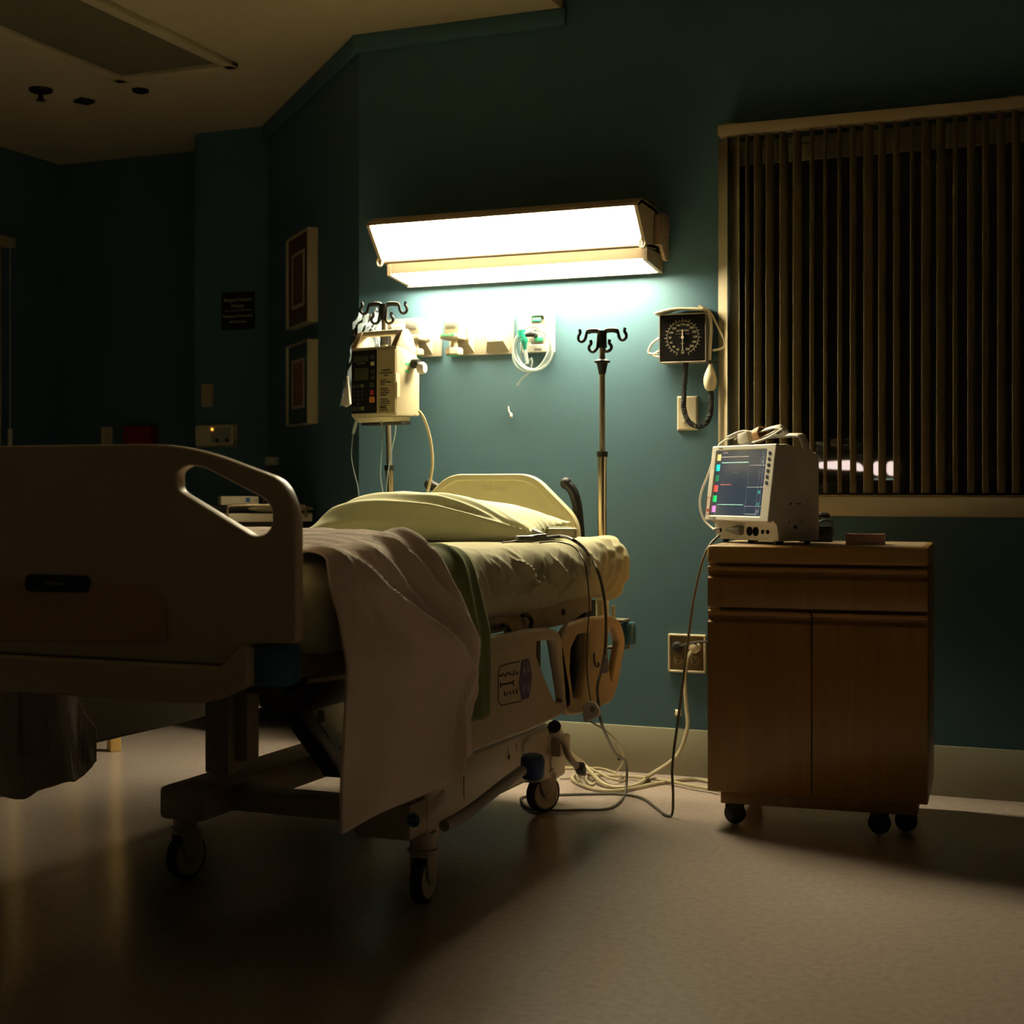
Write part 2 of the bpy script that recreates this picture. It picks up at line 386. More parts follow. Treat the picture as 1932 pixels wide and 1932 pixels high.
for x, wd, fl in xs:
    vw = .078; view = math.atan2(x, BLY)                     # tilt of the line of sight here
    a = math.asin(min(.95, wd * 4.85 / 2786 / vw))
    ux = V((math.sin(view + (-a if fl else a)), math.cos(view + (-a if fl else a)), 0)); nx = V((ux.y, -ux.x, 0))
    def fv(u, v, x=x, ux=ux, nx=nx):
        s_ = (u - .5); return V((x, BLY + .028, .957 + v * 1.172)) + ux * (s_ * vw) + nx * (.006 * (1 - 4 * s_ * s_) - .003)
    b = MB(); b.grid(fv, 8, 6); b.cyl((x, BLY + .028, 2.127), (x, BLY + .028, 2.142), .004, seg=8)
    b.build('vane', BLINDM, vb, thick=.0012)
# second blind, on the far left wall
p = aX(30, 458, -5.0)
vb2 = thing('vertical_blind', 'end of a second blind on the far left wall, cut off by the photo edge', 'blind', (-5.02, p.y - .5, p.z - 1.4))
MB().box((-5.03, p.y - .5, p.z), (.06, 1.0, .05), bev=.004).build('headrail', BLINDH, vb2)
for k in range(6):
    yy = p.y - .12 - k * .09
    MB().grid(lambda u, v, yy=yy: V((-5.03 + .03 * (u - .5), yy + .07 * (u - .5) + .008 * (1 - 4 * (u - .5) ** 2), p.z - 1.45 + v * 1.42)), 6, 4).build('vane', BLINDM, vb2, thick=.0012)
q = aX(19, 838, -5.0)
MB().cyl((-5.0, q.y, q.z - .02), (-5.0, q.y, q.z + .075), .011).cyl((-5.0, q.y, q.z + .07), (-5.0, q.y, p.z - .02), .002, seg=6).build('cord_pull', WHITEP, vb2)
# ------------------------------------------------------------------ overbed lamp
lx0, lx1 = -2.424, -1.440
lamp = thing('wall_lamp', 'long two-part wall lamp glowing white above the bed', 'lamp', ((lx0 + lx1) / 2, WY, 1.8))
xm = (lx0 + lx1) / 2; xl = lx1 - lx0
UN = V((0, -.77, -.64)).normalized()
ub, ut = V((0, 4.655, 1.772)), V((0, 4.557, 1.886))           # lower and upper edge of the tilted upper lens
# upper housing: a hood open towards the room
def extr(poly, x0, x1, mb, m=None):
    k = mb._m(m); a = [mb.b.verts.new((x0, y, z)) for y, z in poly]; c = [mb.b.verts.new((x1, y, z)) for y, z in poly]
    n = len(poly)
    for i in range(n):
        f = mb.b.faces.new((a[i], a[(i + 1) % n], c[(i + 1) % n], c[i])); f.material_index = k
    f = mb.b.faces.new(a[::-1]); f.material_index = k; f = mb.b.faces.new(c); f.material_index = k
hd = MB()
extr([(4.56, 1.897), (4.60, 1.916), (4.76, 1.912), (4.76, 1.895), (4.606, 1.900), (4.566, 1.884), (4.552, 1.884)], lx0, lx1, hd)
extr([(4.76, 1.912), (4.775, 1.90), (4.775, 1.775), (4.654, 1.767), (4.652, 1.772), (4.755, 1.787), (4.755, 1.895)], lx0, lx1, hd)
for xx in (lx0, lx1 - .012):
    extr([(4.552, 1.884), (4.60, 1.914), (4.775, 1.905), (4.775, 1.775), (4.655, 1.764)], xx, xx + .012, hd)
hd.build('upper_housing', mat('hood_enamel', (.62, .47, .30), .45, var=.03), lamp, angle=25)
MB().box((xm, (ub.y + ut.y) / 2 + .018, (ub.z + ut.z) / 2 + .015), (xl - .03, (ut - ub).length - .012, .006), rot=frame((0, 0, 0), (1, 0, 0), (0, -.758, -.652)), bev=.002).build('upper_diffuser', LENS, lamp)
lb = MB()
extr([(4.655, 1.764), (4.655, 1.728), (4.662, 1.728), (4.662, 1.757), (4.80, 1.757), (4.80, 1.699), (4.805, 1.699), (4.805, 1.757), (4.835, 1.757), (4.835, 1.764)], lx0 + .035, lx1 - .006, lb)
for xx in (lx0 + .03, lx1 - .012):
    extr([(4.652, 1.762), (4.652, 1.722), (4.835, 1.702), (4.835, 1.762)], xx, xx + .014, lb)
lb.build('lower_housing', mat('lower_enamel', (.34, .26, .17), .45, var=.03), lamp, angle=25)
MB().box((xm + .012, 4.7305, 1.7195), (xl - .07, .137, .006), rot=(R(-6.6), 0, 0), bev=.002).build('lower_diffuser', LENSD, lamp)
MB().box((xm, 4.81, 1.84), (xl - .2, .06, .12), bev=.004).build('back_plate', CREAM, lamp)
for s, xx in ((-1, lx0 - .006), (1, lx1 + .012)):
    e = MB().box((xx - s * .001, 4.752, 1.833), (.022, .04, .10), bev=.003).box((xx, 4.80, 1.86), (.026, .075, .07), bev=.003)
    e.slab(rnd([(4.74, 1.86), (4.838, 1.872), (4.838, 1.742), (4.80, 1.742), (4.74, 1.80)], .004), [], .012, .001, planeX(xx - .006 if s < 0 else xx - .002))
    e.cyl((xx, 4.745, 1.862), (xx + s * .014, 4.745, 1.862), .006, seg=10)
    e.build('end_bracket', TAN, lamp)
for xx, zz in ((lx0 + .006, 1.776), (lx1 - .010, 1.782)):
    b = MB(); c = V((xx, 4.642, zz - .006))
    b.tube([c + V((.010 * math.cos(t * PI / 6), 0, .015 * math.sin(t * PI / 6))) for t in range(12)], .0042, closed=True, n=2)
    b.cyl(c + V((0, .002, .013)), c + V((0, .012, .022)), .004, seg=8)
    b.build('pull_ring', CREAM, lamp)
# ------------------------------------------------------------------ medical gas plates on the wall
def frustum(mb, x0, z0, x1, z1, y, dep, ins, m=None, insb=None):
    insb = ins if insb is None else insb
    k = mb._m(m)
    a = [mb.b.verts.new(p) for p in ((x0, y, z0), (x1, y, z0), (x1, y, z1), (x0, y, z1))]
    b = [mb.b.verts.new(p) for p in ((x0 + ins, y - dep, z0 + insb), (x1 - ins, y - dep, z0 + insb), (x1 - ins, y - dep, z1 - ins), (x0 + ins, y - dep, z1 - ins))]
    for i in range(4):
        f = mb.b.faces.new((a[i], a[(i + 1) % 4], b[(i + 1) % 4], b[i])); f.material_index = k
    mb.b.faces.new(b).material_index = k; mb.b.faces.new(a[::-1]).material_index = k
def gas_plate(x0, x1, z0, z1, label, peds):
    t = thing('gas_outlet_panel', label, 'wall panel', ((x0 + x1) / 2, WY, z0), group=None)
    MB().box(((x0 + x1) / 2, WY - .006, (z0 + z1) / 2), (x1 - x0, .012, z1 - z0), bev=.003).build('plate', GASP, t)
    for a, b in peds:
        m = MB(); frustum(m, a, z0 + .008, b, z1 - .018, WY - .011, .026, .014, insb=.036)
        for zz in (z0 + .055, z1 - .04): m.cyl(((a + b) / 2, WY - .036, zz), ((a + b) / 2, WY - .039, zz), .004, seg=10)
        m.build('outlet_cover', GASP, t, angle=20)
    return t
gas_plate(-2.51, -2.266, 1.447, 1.590, 'left cream gas outlet panel, partly behind the infusion pump', [(-2.47, -2.40), (-2.385, -2.30)])
gas_plate(-2.235, -1.985, 1.447, 1.586, 'wider cream gas outlet panel in the middle of the wall with a blank cover', [(-2.215, -2.135), (-2.09, -2.00)])
def regulator(x, zt, label, text_on):
    t = thing('suction_regulator', label, 'regulator', (x, WY - .04, zt - .14), group='suction regulators on the gas panels')
    y = WY - .036
    b = MB().box((x, y - .035, zt - .034), (.058, .066, .062), bev=.005)
    b.build('housing', GASP, t)
    MB().box((x - .003, y - .0685, zt - .026), (.042, .003, .022), bev=.001).build('window', GREY, t)
    MB().box((x - .003, y - .042, zt - .068), (.074, .082, .018), bev=.004).build('shelf', GASP, t)
    if text_on:
        m = MB().box((x - .008, y - .0835, zt - .064), (.05, .002, .009))
        m.build('green_strip', GREEN, t)
        MB().text('SUCTION', .0085, frame((x - .008, y - .0846, zt - .064), (1, 0, 0), (0, -1, 0)), ext=.0002).build('lettering', WHITEP, t)
    MB().cyl((x, y - .04, zt - .074), (x - .001, y - .042, zt - .108), .010, .0145, seg=16).build('stem', BEIGE, t)
    MB().lathe([(.0, -.014), (.030, -.014), (.034, -.009), (.034, .006), (.028, .012), (0, .012)], (x - .001, y - .042, zt - .118), seg=8).build('knob', BEIGE, t, angle=20)
    MB().cyl((x - .001, y - .042, zt - .1325), (x - .001, y - .042, zt - .1345), .026, seg=8).build('knob_base', GREEN, t)
    MB().cyl((x + .036, y - .004, zt - .075), (x + .036, y - .016, zt - .075), .007, seg=12).cyl((x + .03, y - .012, zt - .062), (x + .043, y - .012, zt - .084), .003, seg=8).build('lock_pin', STEELD, t)
regulator(-2.338, 1.577, 'suction regulator just right of the infusion pump on the left gas panel', False)
regulator(-2.184, 1.575, 'suction regulator with a green lettered strip on the middle gas panel', True)
# oxygen panel and what hangs on it
ox = thing('oxygen_outlet', 'white framed oxygen outlet panel with green labels behind coiled tubing', 'wall panel', (-1.89, WY, 1.447))
x0, x1, z0, z1 = -1.952, -1.830, 1.447, 1.597
m = MB(); m.slab(rnd(rect(x0, z0, x1, z1), .004), [rnd([(x0 + .036, z0 + .028), (x1 - .03, z0 + .028), (x1 - .024, z0 + .07), (x1 - .034, z1 - .022), (x0 + .04, z1 - .022)], .008)], .028, .003, planeY(WY))
m.build('frame', WHITEP, ox)
MB().box(((x0 + x1) / 2, WY - .01, (z0 + z1) / 2), (x1 - x0 - .01, .012, z1 - z0 - .01)).build('inset_plate', GREY, ox)
MB().box((-1.893, WY - .019, 1.566), (.034, .006, .018), bev=.002).build('oxygen_label', GREEN, ox)
MB().text('OXYGEN', .008, frame((-1.893, WY - .0222, 1.566), (1, 0, 0), (0, -1, 0)), ext=.0002).build('lettering', WHITEP, ox)
MB().box((-1.885, WY - .019, 1.494), (.03, .006, .016), bev=.002).build('green_tab', GREEN, ox)
MB().box((-1.884, WY - .029, 1.460), (.028, .003, .005)).build('slot', GREY, ox)
fm = thing('flow_meter', 'clear flow meter with a dark green knob and teal nozzle on the oxygen panel', 'flow meter', (-1.918, WY - .05, 1.42))
b = MB().cyl((-1.936, WY - .055, 1.522), (-1.946, WY - .058, 1.612), .013, .012, seg=16)
b.build('sight_tube', CLEART, fm)
MB().cyl((-1.934, WY - .055, 1.498), (-1.936, WY - .055, 1.524), .0145, .016, seg=16).build('knob', GREEND, fm)
MB().lathe([(0, 0), (.013, 0), (.014, -.012), (.009, -.022), (.005, -.045), (0, -.045)], (-1.925, WY - .06, 1.496), (-.1, 0, 1), seg=14).build('nozzle', GREEND, fm)
MB().cyl((-1.935, WY - .055, 1.507), (-1.893, WY - .045, 1.507), .007, seg=12).ball((-1.897, WY - .05, 1.509), .011, (1, 1, .9)).cyl((-1.897, WY - .05, 1.509), (-1.897, WY - .02, 1.506), .008, seg=12).build('connector', BLK, fm)
MB().cyl((-1.921, WY - .06, 1.453), (-1.911, WY - .062, 1.405), .0075, .0065, seg=14).build('outlet_tube', CLEART, fm)
tb = MB()
pts = [V((-1.925, WY - .06, 1.51))]
for i in range(0, 76):
    a = 1.3 + i * 2 * PI / 24; k = i / 76
    rr = .068 + .010 * math.sin(i * .42); pts.append(V((-1.897 + .010 * math.sin(i * .21) + rr * math.cos(a), WY - .052 + .012 * math.sin(a) - .010 * k, 1.455 + rr * 1.08 * math.sin(a) + .006 * math.cos(i * .3))))
for p in ((983, 690), (1003, 676), (1000, 700), (985, 715), (976, 727)): pts.append(aY(*p, WY - .05))
tb.tube(pts, .0042, seg=8, n=3)
tag(tb.build('hanging_tubing', CLEART, loc=(-1.9, WY - .05, 1.36)), 'coil of clear tubing looped over the oxygen panel', 'tubing')
hk = MB(); p = aY(965, 782, WY)
hk.tube([p + V((-.010, -.003, .028)), p + V((-.006, -.008, .012)), p + V((.002, -.010, .0)), p + V((.004, -.012, -.008))], .003, seg=8).ball(p + V((.003, -.010, -.004)), .008, (.7, .5, 1.2))
tag(hk.build('wall_hook', WHITEP, loc=p), 'tiny white hook on the bare wall below the oxygen tubing', 'hook')
# ------------------------------------------------------------------ sphygmomanometer
sp = thing('blood_pressure_gauge', 'square black-faced blood pressure gauge on the wall with coiled hose', 'gauge', (-1.352, WY, 1.39))
gx0, gx1, gz0, gz1 = -1.434, -1.271, 1.391, 1.556; gc = V(((gx0 + gx1) / 2, 0, (gz0 + gz1) / 2)); gy = WY - .062
MB().box((gc.x, WY - .03, gc.z), (gx1 - gx0, .06, gz1 - gz0), bev=.006).build('case', GREY, sp)
m = MB(); m.slab(rnd(rect(gx0, gz0, gx1, gz1), .006), [rnd(rect(gx0 + .004, gz0 + .004, gx1 - .004, gz1 - .004), .004)], .006, .0012, planeY(gy + .004)); m.build('bezel', STEELD, sp)
dl = MB().box((gc.x, gy + .001, gc.z), (gx1 - gx0 - .006, .003, gz1 - gz0 - .006))
dial = dl.build('dial', mat('dial_black', (.006, .0055, .005), .35, var=0, spec=.25), sp)
m = MB(); FY = gy - .0008; DR = .0545; dc = V((gc.x, 0, gc.z + .002))
def rad(a, r): return V((dc.x + r * math.sin(a), FY, dc.z + r * math.cos(a)))
A0, A1 = R(-160), R(160)
m.tube([rad(A0 + (A1 - A0) * i / 48, DR) for i in range(49)], .0006, seg=4, smooth=False)
for i in range(29):
    a = A0 + (A1 - A0) * i / 28; L = .009 if i % 2 == 0 else .006
    m.tube([rad(a, DR), rad(a, DR + L)], .00065 if i % 2 else .0008, seg=4, smooth=False)
for v in range(20, 301, 20):
    a = R((v - 160) / 140 * 157)
    c = rad(a, .0435); m.text(str(v), .0098, frame(c, (1, 0, 0), (0, -1, 0)), ext=.0002, bold=.0002)
m.text('ACCOSON', .0085, frame((dc.x, FY, dc.z + .0225), (1, .0, 0), (0, -1, 0)), ext=.0002, bold=.0002)
m.text('MANUFACTURED IN ENGLAND', .0034, frame((dc.x, FY, dc.z + .0115), (1, 0, 0), (0, -1, 0)), ext=.0002)
m.text('MM HG', .0042, frame((dc.x, FY, dc.z - .020), (1, 0, 0), (0, -1, 0)), ext=.0002)
for s in (-1, 1): m.ball((dc.x + s * .0125, FY, dc.z + .0008), .0013, seg=8)
m.slab(rect(dc.x - .005, dc.z - .054, dc.x + .005, dc.z - .044), [rect(dc.x - .0036, dc.z - .050, dc.x + .0036, dc.z - .0454)], .0006, .0001, planeY(FY + .0003))
m.build('dial_markings', mat('dull_dial_print', (.36, .31, .19), .6, var=0), dial)
MB().tube([V((dc.x, FY - .002, dc.z + .026)), V((dc.x, FY - .002, dc.z))], .0018, seg=6, smooth=False).tube([V((dc.x, FY - .002, dc.z)), V((dc.x, FY - .002, dc.z - .045))], .0009, seg=6, smooth=False).cyl((dc.x, FY, dc.z), (dc.x, FY - .004, dc.z), .005, seg=16).build('needle', BEIGE, dial)
# basket top: folded cream cuff on the case
m = MB()
def cf(u, v):
    x = gx0 - .012 + u * .175; y = WY - .085 + v * .08
    return V((x, y, gz1 + .004 + .022 * max(0, math.sin(PI * min(1, u * .72))) * (.55 + .45 * v) + .004 * math.sin(5 * u)))
m.grid(cf, 14, 6); m.build('folded_cuff', CREAM, sp, thick=.008)
for pl in ([(1244, 638), (1229, 650), (1224, 666), (1240, 668)], [(1244, 662), (1233, 670), (1244, 674)]):
    MB().tube([aY(a, b, WY - .03) for a, b in pl], .004, seg=8).build('cuff_tube', CREAM, sp)
MB().tube([aY(a, b, WY - .05) for a, b in ((1318, 577), (1338, 588), (1352, 612), (1366, 640), (1366, 655), (1352, 660), (1345, 661))], .0038, seg=8).build('cuff_tube', CREAM, sp)
MB().tube([aY(a, b, WY - .055) for a, b in ((1325, 580), (1338, 595), (1342, 620), (1340, 655), (1339, 680))], .0052, seg=8).build('bulb_tube', CREAM, sp)
bp = aY(1340, 715, WY - .055)
MB().lathe([(0, -.040), (.010, -.039), (.018, -.030), (.0222, -.014), (.022, .0), (.018, .018), (.011, .034), (.007, .044), (.006, .050), (0, .050)], bp, seg=24).build('inflation_bulb', CREAM, sp)
MB().cyl(bp + V((0, 0, .046)), bp + V((0, 0, .062)), .006, seg=12).cyl(bp + V((.004, 0, .055)), bp + V((.019, .004, .056)), .004, seg=10).cyl(bp + V((.015, .003, .056)), bp + V((.022, .005, .056)), .006, seg=10).build('release_valve', DARKM, sp)
# coiled hose
path = [aY(a, b, WY - .05) for a, b in ((1294, 684), (1292, 715), (1290, 750), (1290, 770), (1297, 792), (1310, 803), (1324, 803), (1336, 793), (1341, 775), (1342, 750), (1341, 736))]
dense = []
L = len(path)
for i in range(L - 1):
    a, b2, c, d = path[max(0, i - 1)], path[i], path[i + 1], path[min(L - 1, i + 2)]
    for j in range(24):
        t = j / 24; dense.append(.5 * ((2 * b2) + (c - a) * t + (2 * a - 5 * b2 + 4 * c - d) * t * t + (3 * b2 - a - 3 * c + d) * t ** 3))
hel = []; acc = 0
for i in range(1, len(dense)):
    tg = (dense[i] - dense[i - 1]); acc += tg.length; tg.normalize()
    n1 = V((0, 1, 0)); n2 = tg.cross(n1)
    for k in range(3):
        ph = 2 * PI * (acc + k * .33 * .0035) / .0058
        hel.append(dense[i - 1].lerp(dense[i], k / 3) + (n1 * math.cos(ph) + n2 * math.sin(ph)) * .0078)
MB().tube(hel, .0026, seg=5, smooth=False).build('coiled_hose', BLKR, sp)
# ------------------------------------------------------------------ wall plates and sockets
def plate(x0, z0, x1, z1, label, name='cover_plate', m=BEIGE, y=WY, cat='wall plate'):
    t = thing(name, label, cat, ((x0 + x1) / 2, y, (z0 + z1) / 2))
    b = MB(); frustum(b, x0, z0, x1, z1, y, .008, .005); b.build('plate', m, t, angle=20); return t
t = plate(-1.389, 1.167, -1.317, 1.283, 'blank beige wall plate behind the coiled black hose', m=BEIGE)
p = aY(1290, 794, WY - .01)
MB().cyl((p.x, WY - .006, p.z), (p.x, WY - .014, p.z), .006, seg=12).build('socket', CREAM, t)
ot = plate(-1.417, .351, -1.289, .477, 'square four-way power outlet low on the wall beside the wooden cabinet', 'power_outlet', mat('bronze_plate', (.16, .115, .055), .4, metal=.3, var=.05), cat='outlet')
m = MB(); m.slab(rnd(rect(-1.419, .349, -1.287, .479), .006), [rnd(rect(-1.411, .357, -1.295, .471), .004)], .012, .004, planeY(WY), None, 3); m.build('outlet_rim', BEIGE, ot)
for ix, xx in enumerate((-1.383, -1.324)):
    for iz, zz in enumerate((.392, .437)):
        b = MB().cyl((xx, WY - .007, zz), (xx, WY - .0095, zz), .017, seg=24); k = b.build('socket', mat('brown_socket', (.20, .15, .08), .45, var=.03) if not (ix or iz) else MATS['brown_socket'], ot)
        b = MB()
        for s in (-1, 1): b.box((xx + s * .006, WY - .0097, zz + .004), (.0025, .001, .008))
        b.cyl((xx, WY - .0093, zz - .007), (xx, WY - .0102, zz - .007), .003, seg=10); b.build('socket_slots', BLK, k)
# plugs
pg = thing('power_plug', 'dark plug in the upper left socket, its cord running behind the wooden cabinet', 'plug', (-1.383, WY - .02, .437))
MB().lathe([(0, 0), (.018, 0), (.019, .012), (.013, .024), (0, .026)], (-1.383, WY - .0096, .437), (0, -1, -.05), seg=14).build('plug_body', BLKR, pg)
MB().tube([V((-1.375, WY - .028, .438)), V((-1.35, WY - .032, .447)), V((-1.31, WY - .034, .456)), V((-1.26, WY - .034, .460)), V((-1.15, WY - .035, .455)), V((-1.10, WY - .035, .40)), V((-1.08, WY - .036, .1)), V((-1.05, WY - .036, .006)), V((-.9, WY - .04, .005))], .0042, seg=8).build('cord', CORDK, pg)
pg2 = thing('power_plug', 'cream plug in the upper right socket with a thick beige cord hanging to the floor', 'plug', (-1.324, WY - .02, .437))
MB().lathe([(0, 0), (.019, 0), (.020, .016), (.013, .028), (0, .030)], (-1.324, WY - .0096, .437), (0, -1, -.05), seg=14).cyl((-1.328, WY - .03, .43), (-1.340, WY - .036, .405), .007, .0055, seg=12).build('plug_body', CREAM, pg2)
def FZ(px, py, z=.006): return aZ(px, py, z)
MB().tube([V((-1.333, WY - .034, .42)), V((-1.343, WY - .04, .395)), V((-1.350, WY - .045, .33)), V((-1.342, WY - .055, .24)), V((-1.335, WY - .07, .17)), V((-1.365, WY - .10, .08)), V((-1.44, WY - .17, .022)), FZ(1225, 1466, .009), FZ(1190, 1484, .008), FZ(1140, 1480, .010), FZ(1100, 1440, .05), V((-1.60, 4.36, .14)), V((-1.66, 4.34, .22))], .0068, seg=8).build('cord', CORDB, pg2)
j = plate(-1.397, .200, -1.374, .222, 'tiny phone jack above the baseboard beside the cord', 'phone_jack', CREAM, cat='phone jack')
MB().box((-1.383, WY - .014, .209), (.014, .012, .012), bev=.002).build('jack', CREAM, j)
p = aY(1169, 1431, WY - .012)
tag(MB().lathe([(0, 0), (.006, 0), (.006, .006), (.0045, .009), (0, .009)], (p.x, WY - .012, p.z), (0, -1, 0), seg=14).build('wall_bumper', BLKR, loc=(p.x, WY - .012, p.z)), 'small round black stud on the grey baseboard', 'bumper')
# left side of the room
def sign():
    y = 5.872; t = thing('privacy_sign', 'dark two-part lettered privacy sign on the wall column', 'sign', (-3.8, y, 1.8))
    pts = P2Y([(419, 553), (481, 548), (481, 621), (419, 624)], y)
    zc = sum(p[1] for p in pts) / 4; x0 = pts[0][0]; x1 = pts[1][0]; h = (pts[0][1] - pts[3][1]) / 2
    m = MB(); m.slab(rnd(rect(x0, zc - h, x1, zc + h), .014), [], .006, .0015, planeY(y)); m.build('panel', BLK, t)
    cx = (x0 + x1) / 2; m = MB(); fr = lambda z: frame((cx, y - .0066, z), (1, 0, 0), (0, -1, 0))
    k = (x1 - x0)
    m.text('Respect Patient', k * .135, fr(zc + h * .58), ext=.0003); m.text('Privacy', k * .135, fr(zc + h * .26), ext=.0003)
    m.box((cx, y - .0065, zc + h * .02), (k * .8, .001, .002))
    m.text('Respete la Privacidad', k * .105, fr(zc - h * .28), ext=.0003); m.text('del Paciente', k * .105, fr(zc - h * .58), ext=.0003)
    m.build('lettering', PALEINK, t)
sign()
def plateY(pts, y, label, name, m, cat):
    q = P2Y(pts, y); xs = [a for a, b in q]; zs = sorted(b for a, b in q)
    return plate(min(xs), (zs[0] + zs[1]) / 2, max(xs), (zs[2] + zs[3]) / 2, label, name, m, y, cat)
plateY([(380, 724), (403, 723), (403, 767), (380, 768)], 5.872, 'blank pale switch plate under the sign on the wall column', 'switch_plate', FRAMEW, 'wall plate')
q = P2Y([(372, 801), (448, 796), (448, 843), (372, 846)], 5.872); y = 5.872
cp = thing('wall_control_panel', 'beige wall control panel with a lit amber light behind the footboard', 'control panel', ((q[0][0] + q[1][0]) / 2, y, q[2][1]))
x0, x1, z0, z1 = q[0][0], q[1][0], q[2][1], q[0][1]
b = MB(); frustum(b, x0, z0, x1, z1, y, .025, .008); b.build('housing', BEIGE, cp, angle=20)
MB().box((x0 + (x1 - x0) * .66, y - .026, (z0 + z1) / 2), ((x1 - x0) * .48, .003, (z1 - z0) * .66), bev=.001).build('faceplate', GREY, cp)
for k in (.58, .82): MB().cyl((x0 + (x1 - x0) * k, y - .027, z0 + .03), (x0 + (x1 - x0) * k, y - .031, z0 + .03), .009, seg=14).build('socket', BLK, cp)
p = aY(400, 810, y - .03); MB().ball(p, .0065, (1, .6, 1), seg=12).build('indicator_light', LED, cp)
plateY([(191, 806), (212, 805), (212, 860), (191, 861)], 6.17, 'beige socket plate on the far wall left of the red box', 'socket_plate', BEIGE, 'wall plate')
q = P2Y([(231, 804), (283, 803), (283, 860), (231, 861)], 6.10)
tag(MB().box(((q[0][0] + q[1][0]) / 2, 6.135, (q[0][1] + q[2][1]) / 2), (q[1][0] - q[0][0], .07, q[0][1] - q[2][1]), bev=.006).slab(rnd(rect(q[0][0] + .02, q[2][1] + .02, q[1][0] - .02, q[0][1] - .02), .01), [], .006, .002, planeY(6.10)).build('sharps_box', REDB, loc=((q[0][0] + q[1][0]) / 2, 6.135, q[2][1])), 'dark red box on the far wall just above the footboard', 'box')
# framed pictures on the diagonal wall
def picture(zt, zb, label, matm, prm):
    u0, u1 = .575, .935                                     # along the wall from the corner
    c = DC + DD * ((u0 + u1) / 2); z = (zt + zb) / 2; h = zt - zb; w_ = u1 - u0
    t = thing('picture_frame', label, 'picture', (c.x, c.y, zb)); FR = frame(c + V((0, 0, z)), -DD, DN)
    m = MB(); m.slab(rect(-w_ / 2, -h / 2, w_ / 2, h / 2), [rect(-w_ / 2 + .007, -h / 2 + .006, w_ / 2 - .007, h / 2 - .006)], .045, .002, FR @ M.Translation((0, 0, .0)), None, 1)
    m.build('frame', FRAMEW, t)
    m = MB(); m.slab(rect(-w_ / 2 + .01, -h / 2 + .01, w_ / 2 - .01, h / 2 - .01), [], .034, .0005, FR); m.build('mat_board', matm, t)
    a, b = w_ * .27, h * .30
    m = MB(); m.slab(rect(-a, -b, a, b), [rect(-a + .012, -b + .012, a - .012, b - .012)], .006, .0008, FR @ M.Translation((0, 0, .034))); m.build('inner_mount', FRAMEW, t)
    m = MB(); m.slab(rect(-a + .008, -b + .008, a - .008, b - .008), [], .003, .0005, FR @ M.Translation((0, 0, .034))); m.build('print', prm, t)
picture(2.032, 1.648, 'upper framed picture with a rust mat board on the diagonal wall', ART1, ARTP)
picture(1.577, 1.235, 'lower framed picture with a dark teal mat board on the diagonal wall', ART2, ARTP2)
# ceiling fittings
p = aZ(77, 168, CZ)
s = thing('ceiling_sprinkler', 'dark ceiling sprinkler with a hanging deflector, leftmost of the ceiling fittings', 'sprinkler', (p.x, p.y, CZ))
MB().lathe([(0, 0), (.05, 0), (.046, -.012), (.025, -.018), (0, -.018)], p, seg=24).build('escutcheon', BLK, s)
MB().cyl(p + V((0, 0, -.012)), p + V((0, 0, -.045)), .011, seg=12).lathe([(0, -.045), (.02, -.045), (.017, -.05), (0, -.05)], p, seg=16).build('deflector', BLK, s)
p = aZ(159, 188, CZ)
tag(MB().box(p + V((0, 0, -.007)), (.068, .068, .014), rot=(0, 0, R(67)), bev=.003).build('ceiling_vent', BLK, loc=p), 'small dark square fitting on the ceiling, the middle one of three', 'ceiling fitting')
p = aZ(265, 169, CZ)
tag(MB().lathe([(0, 0), (.036, 0), (.034, -.010), (.02, -.014), (0, -.014)], p, seg=24).build('smoke_detector', BLK, loc=p), 'small dark round fitting on the ceiling nearest the recessed panel', 'ceiling fitting')
# ------------------------------------------------------------------ hospital bed
XC = -1.915
bed = thing('hospital_bed', 'beige hospital bed on casters with a plain footboard towards the camera', 'bed', (XC, 3.4, 0))
def mirr(pts): return [(2 * XC - a, b) for a, b in pts][::-1]
FY0 = 2.39
right = [(-1.640, 1.056), (-1.425, .985), (-1.398, .925), (-1.397, .686), (-1.497, .682), (-1.543, .640)]
outl = rnd(right + mirr(right), [.10, .09, .05, .012, .02, .02] + [.02, .02, .012, .05, .09, .10], 7)
hole = rnd(P2Y([(333, 925), (333, 890), (352, 877), (385, 882), (500, 942), (513, 962), (513, 992), (498, 1010), (476, 1013)], 2.35), .012, 5)
m = MB(); m.slab(outl, [hole, mirr(hole)], .030, .0045, planeY(FY0 - .010), None, 3)
fb = m.build('footboard', BEDP, bed)
m = MB(); m.slab(rnd(P2Y([(50, 1083), (172, 1086), (172, 1118), (50, 1116)], 2.35), .03), [], .006, .0025, planeY(2.3485)); gr = m.build('grip', BLK, fb)
MB().text('Hill-Rom', .012, frame(aY(104, 1101, 2.342), (1, 0, 0), (0, -1, 0)), ext=.0003).build('lettering', GREY, gr)
m = MB(); m.slab(rnd(P2Y([(-150, 1104), (285, 1104), (315, 1140), (315, 1212), (-150, 1205)], 2.35), .01), [], .003, .001, planeY(2.349)); m.build('inlay_panel', wood('foot_inlay', (.50, .31, .18), (.56, .37, .22), .4, (.5, 6, 6), 3), fb)
low = [(-1.548, .638), (-1.500, .680), (-1.490, .676), (-1.488, .605), (-1.520, .598), (-1.592, .566)]
m = MB(); m.slab(rnd(low + mirr(low), .012), [], .085, .006, planeY(2.415)); m.build('foot_bumper', BEDP, bed)
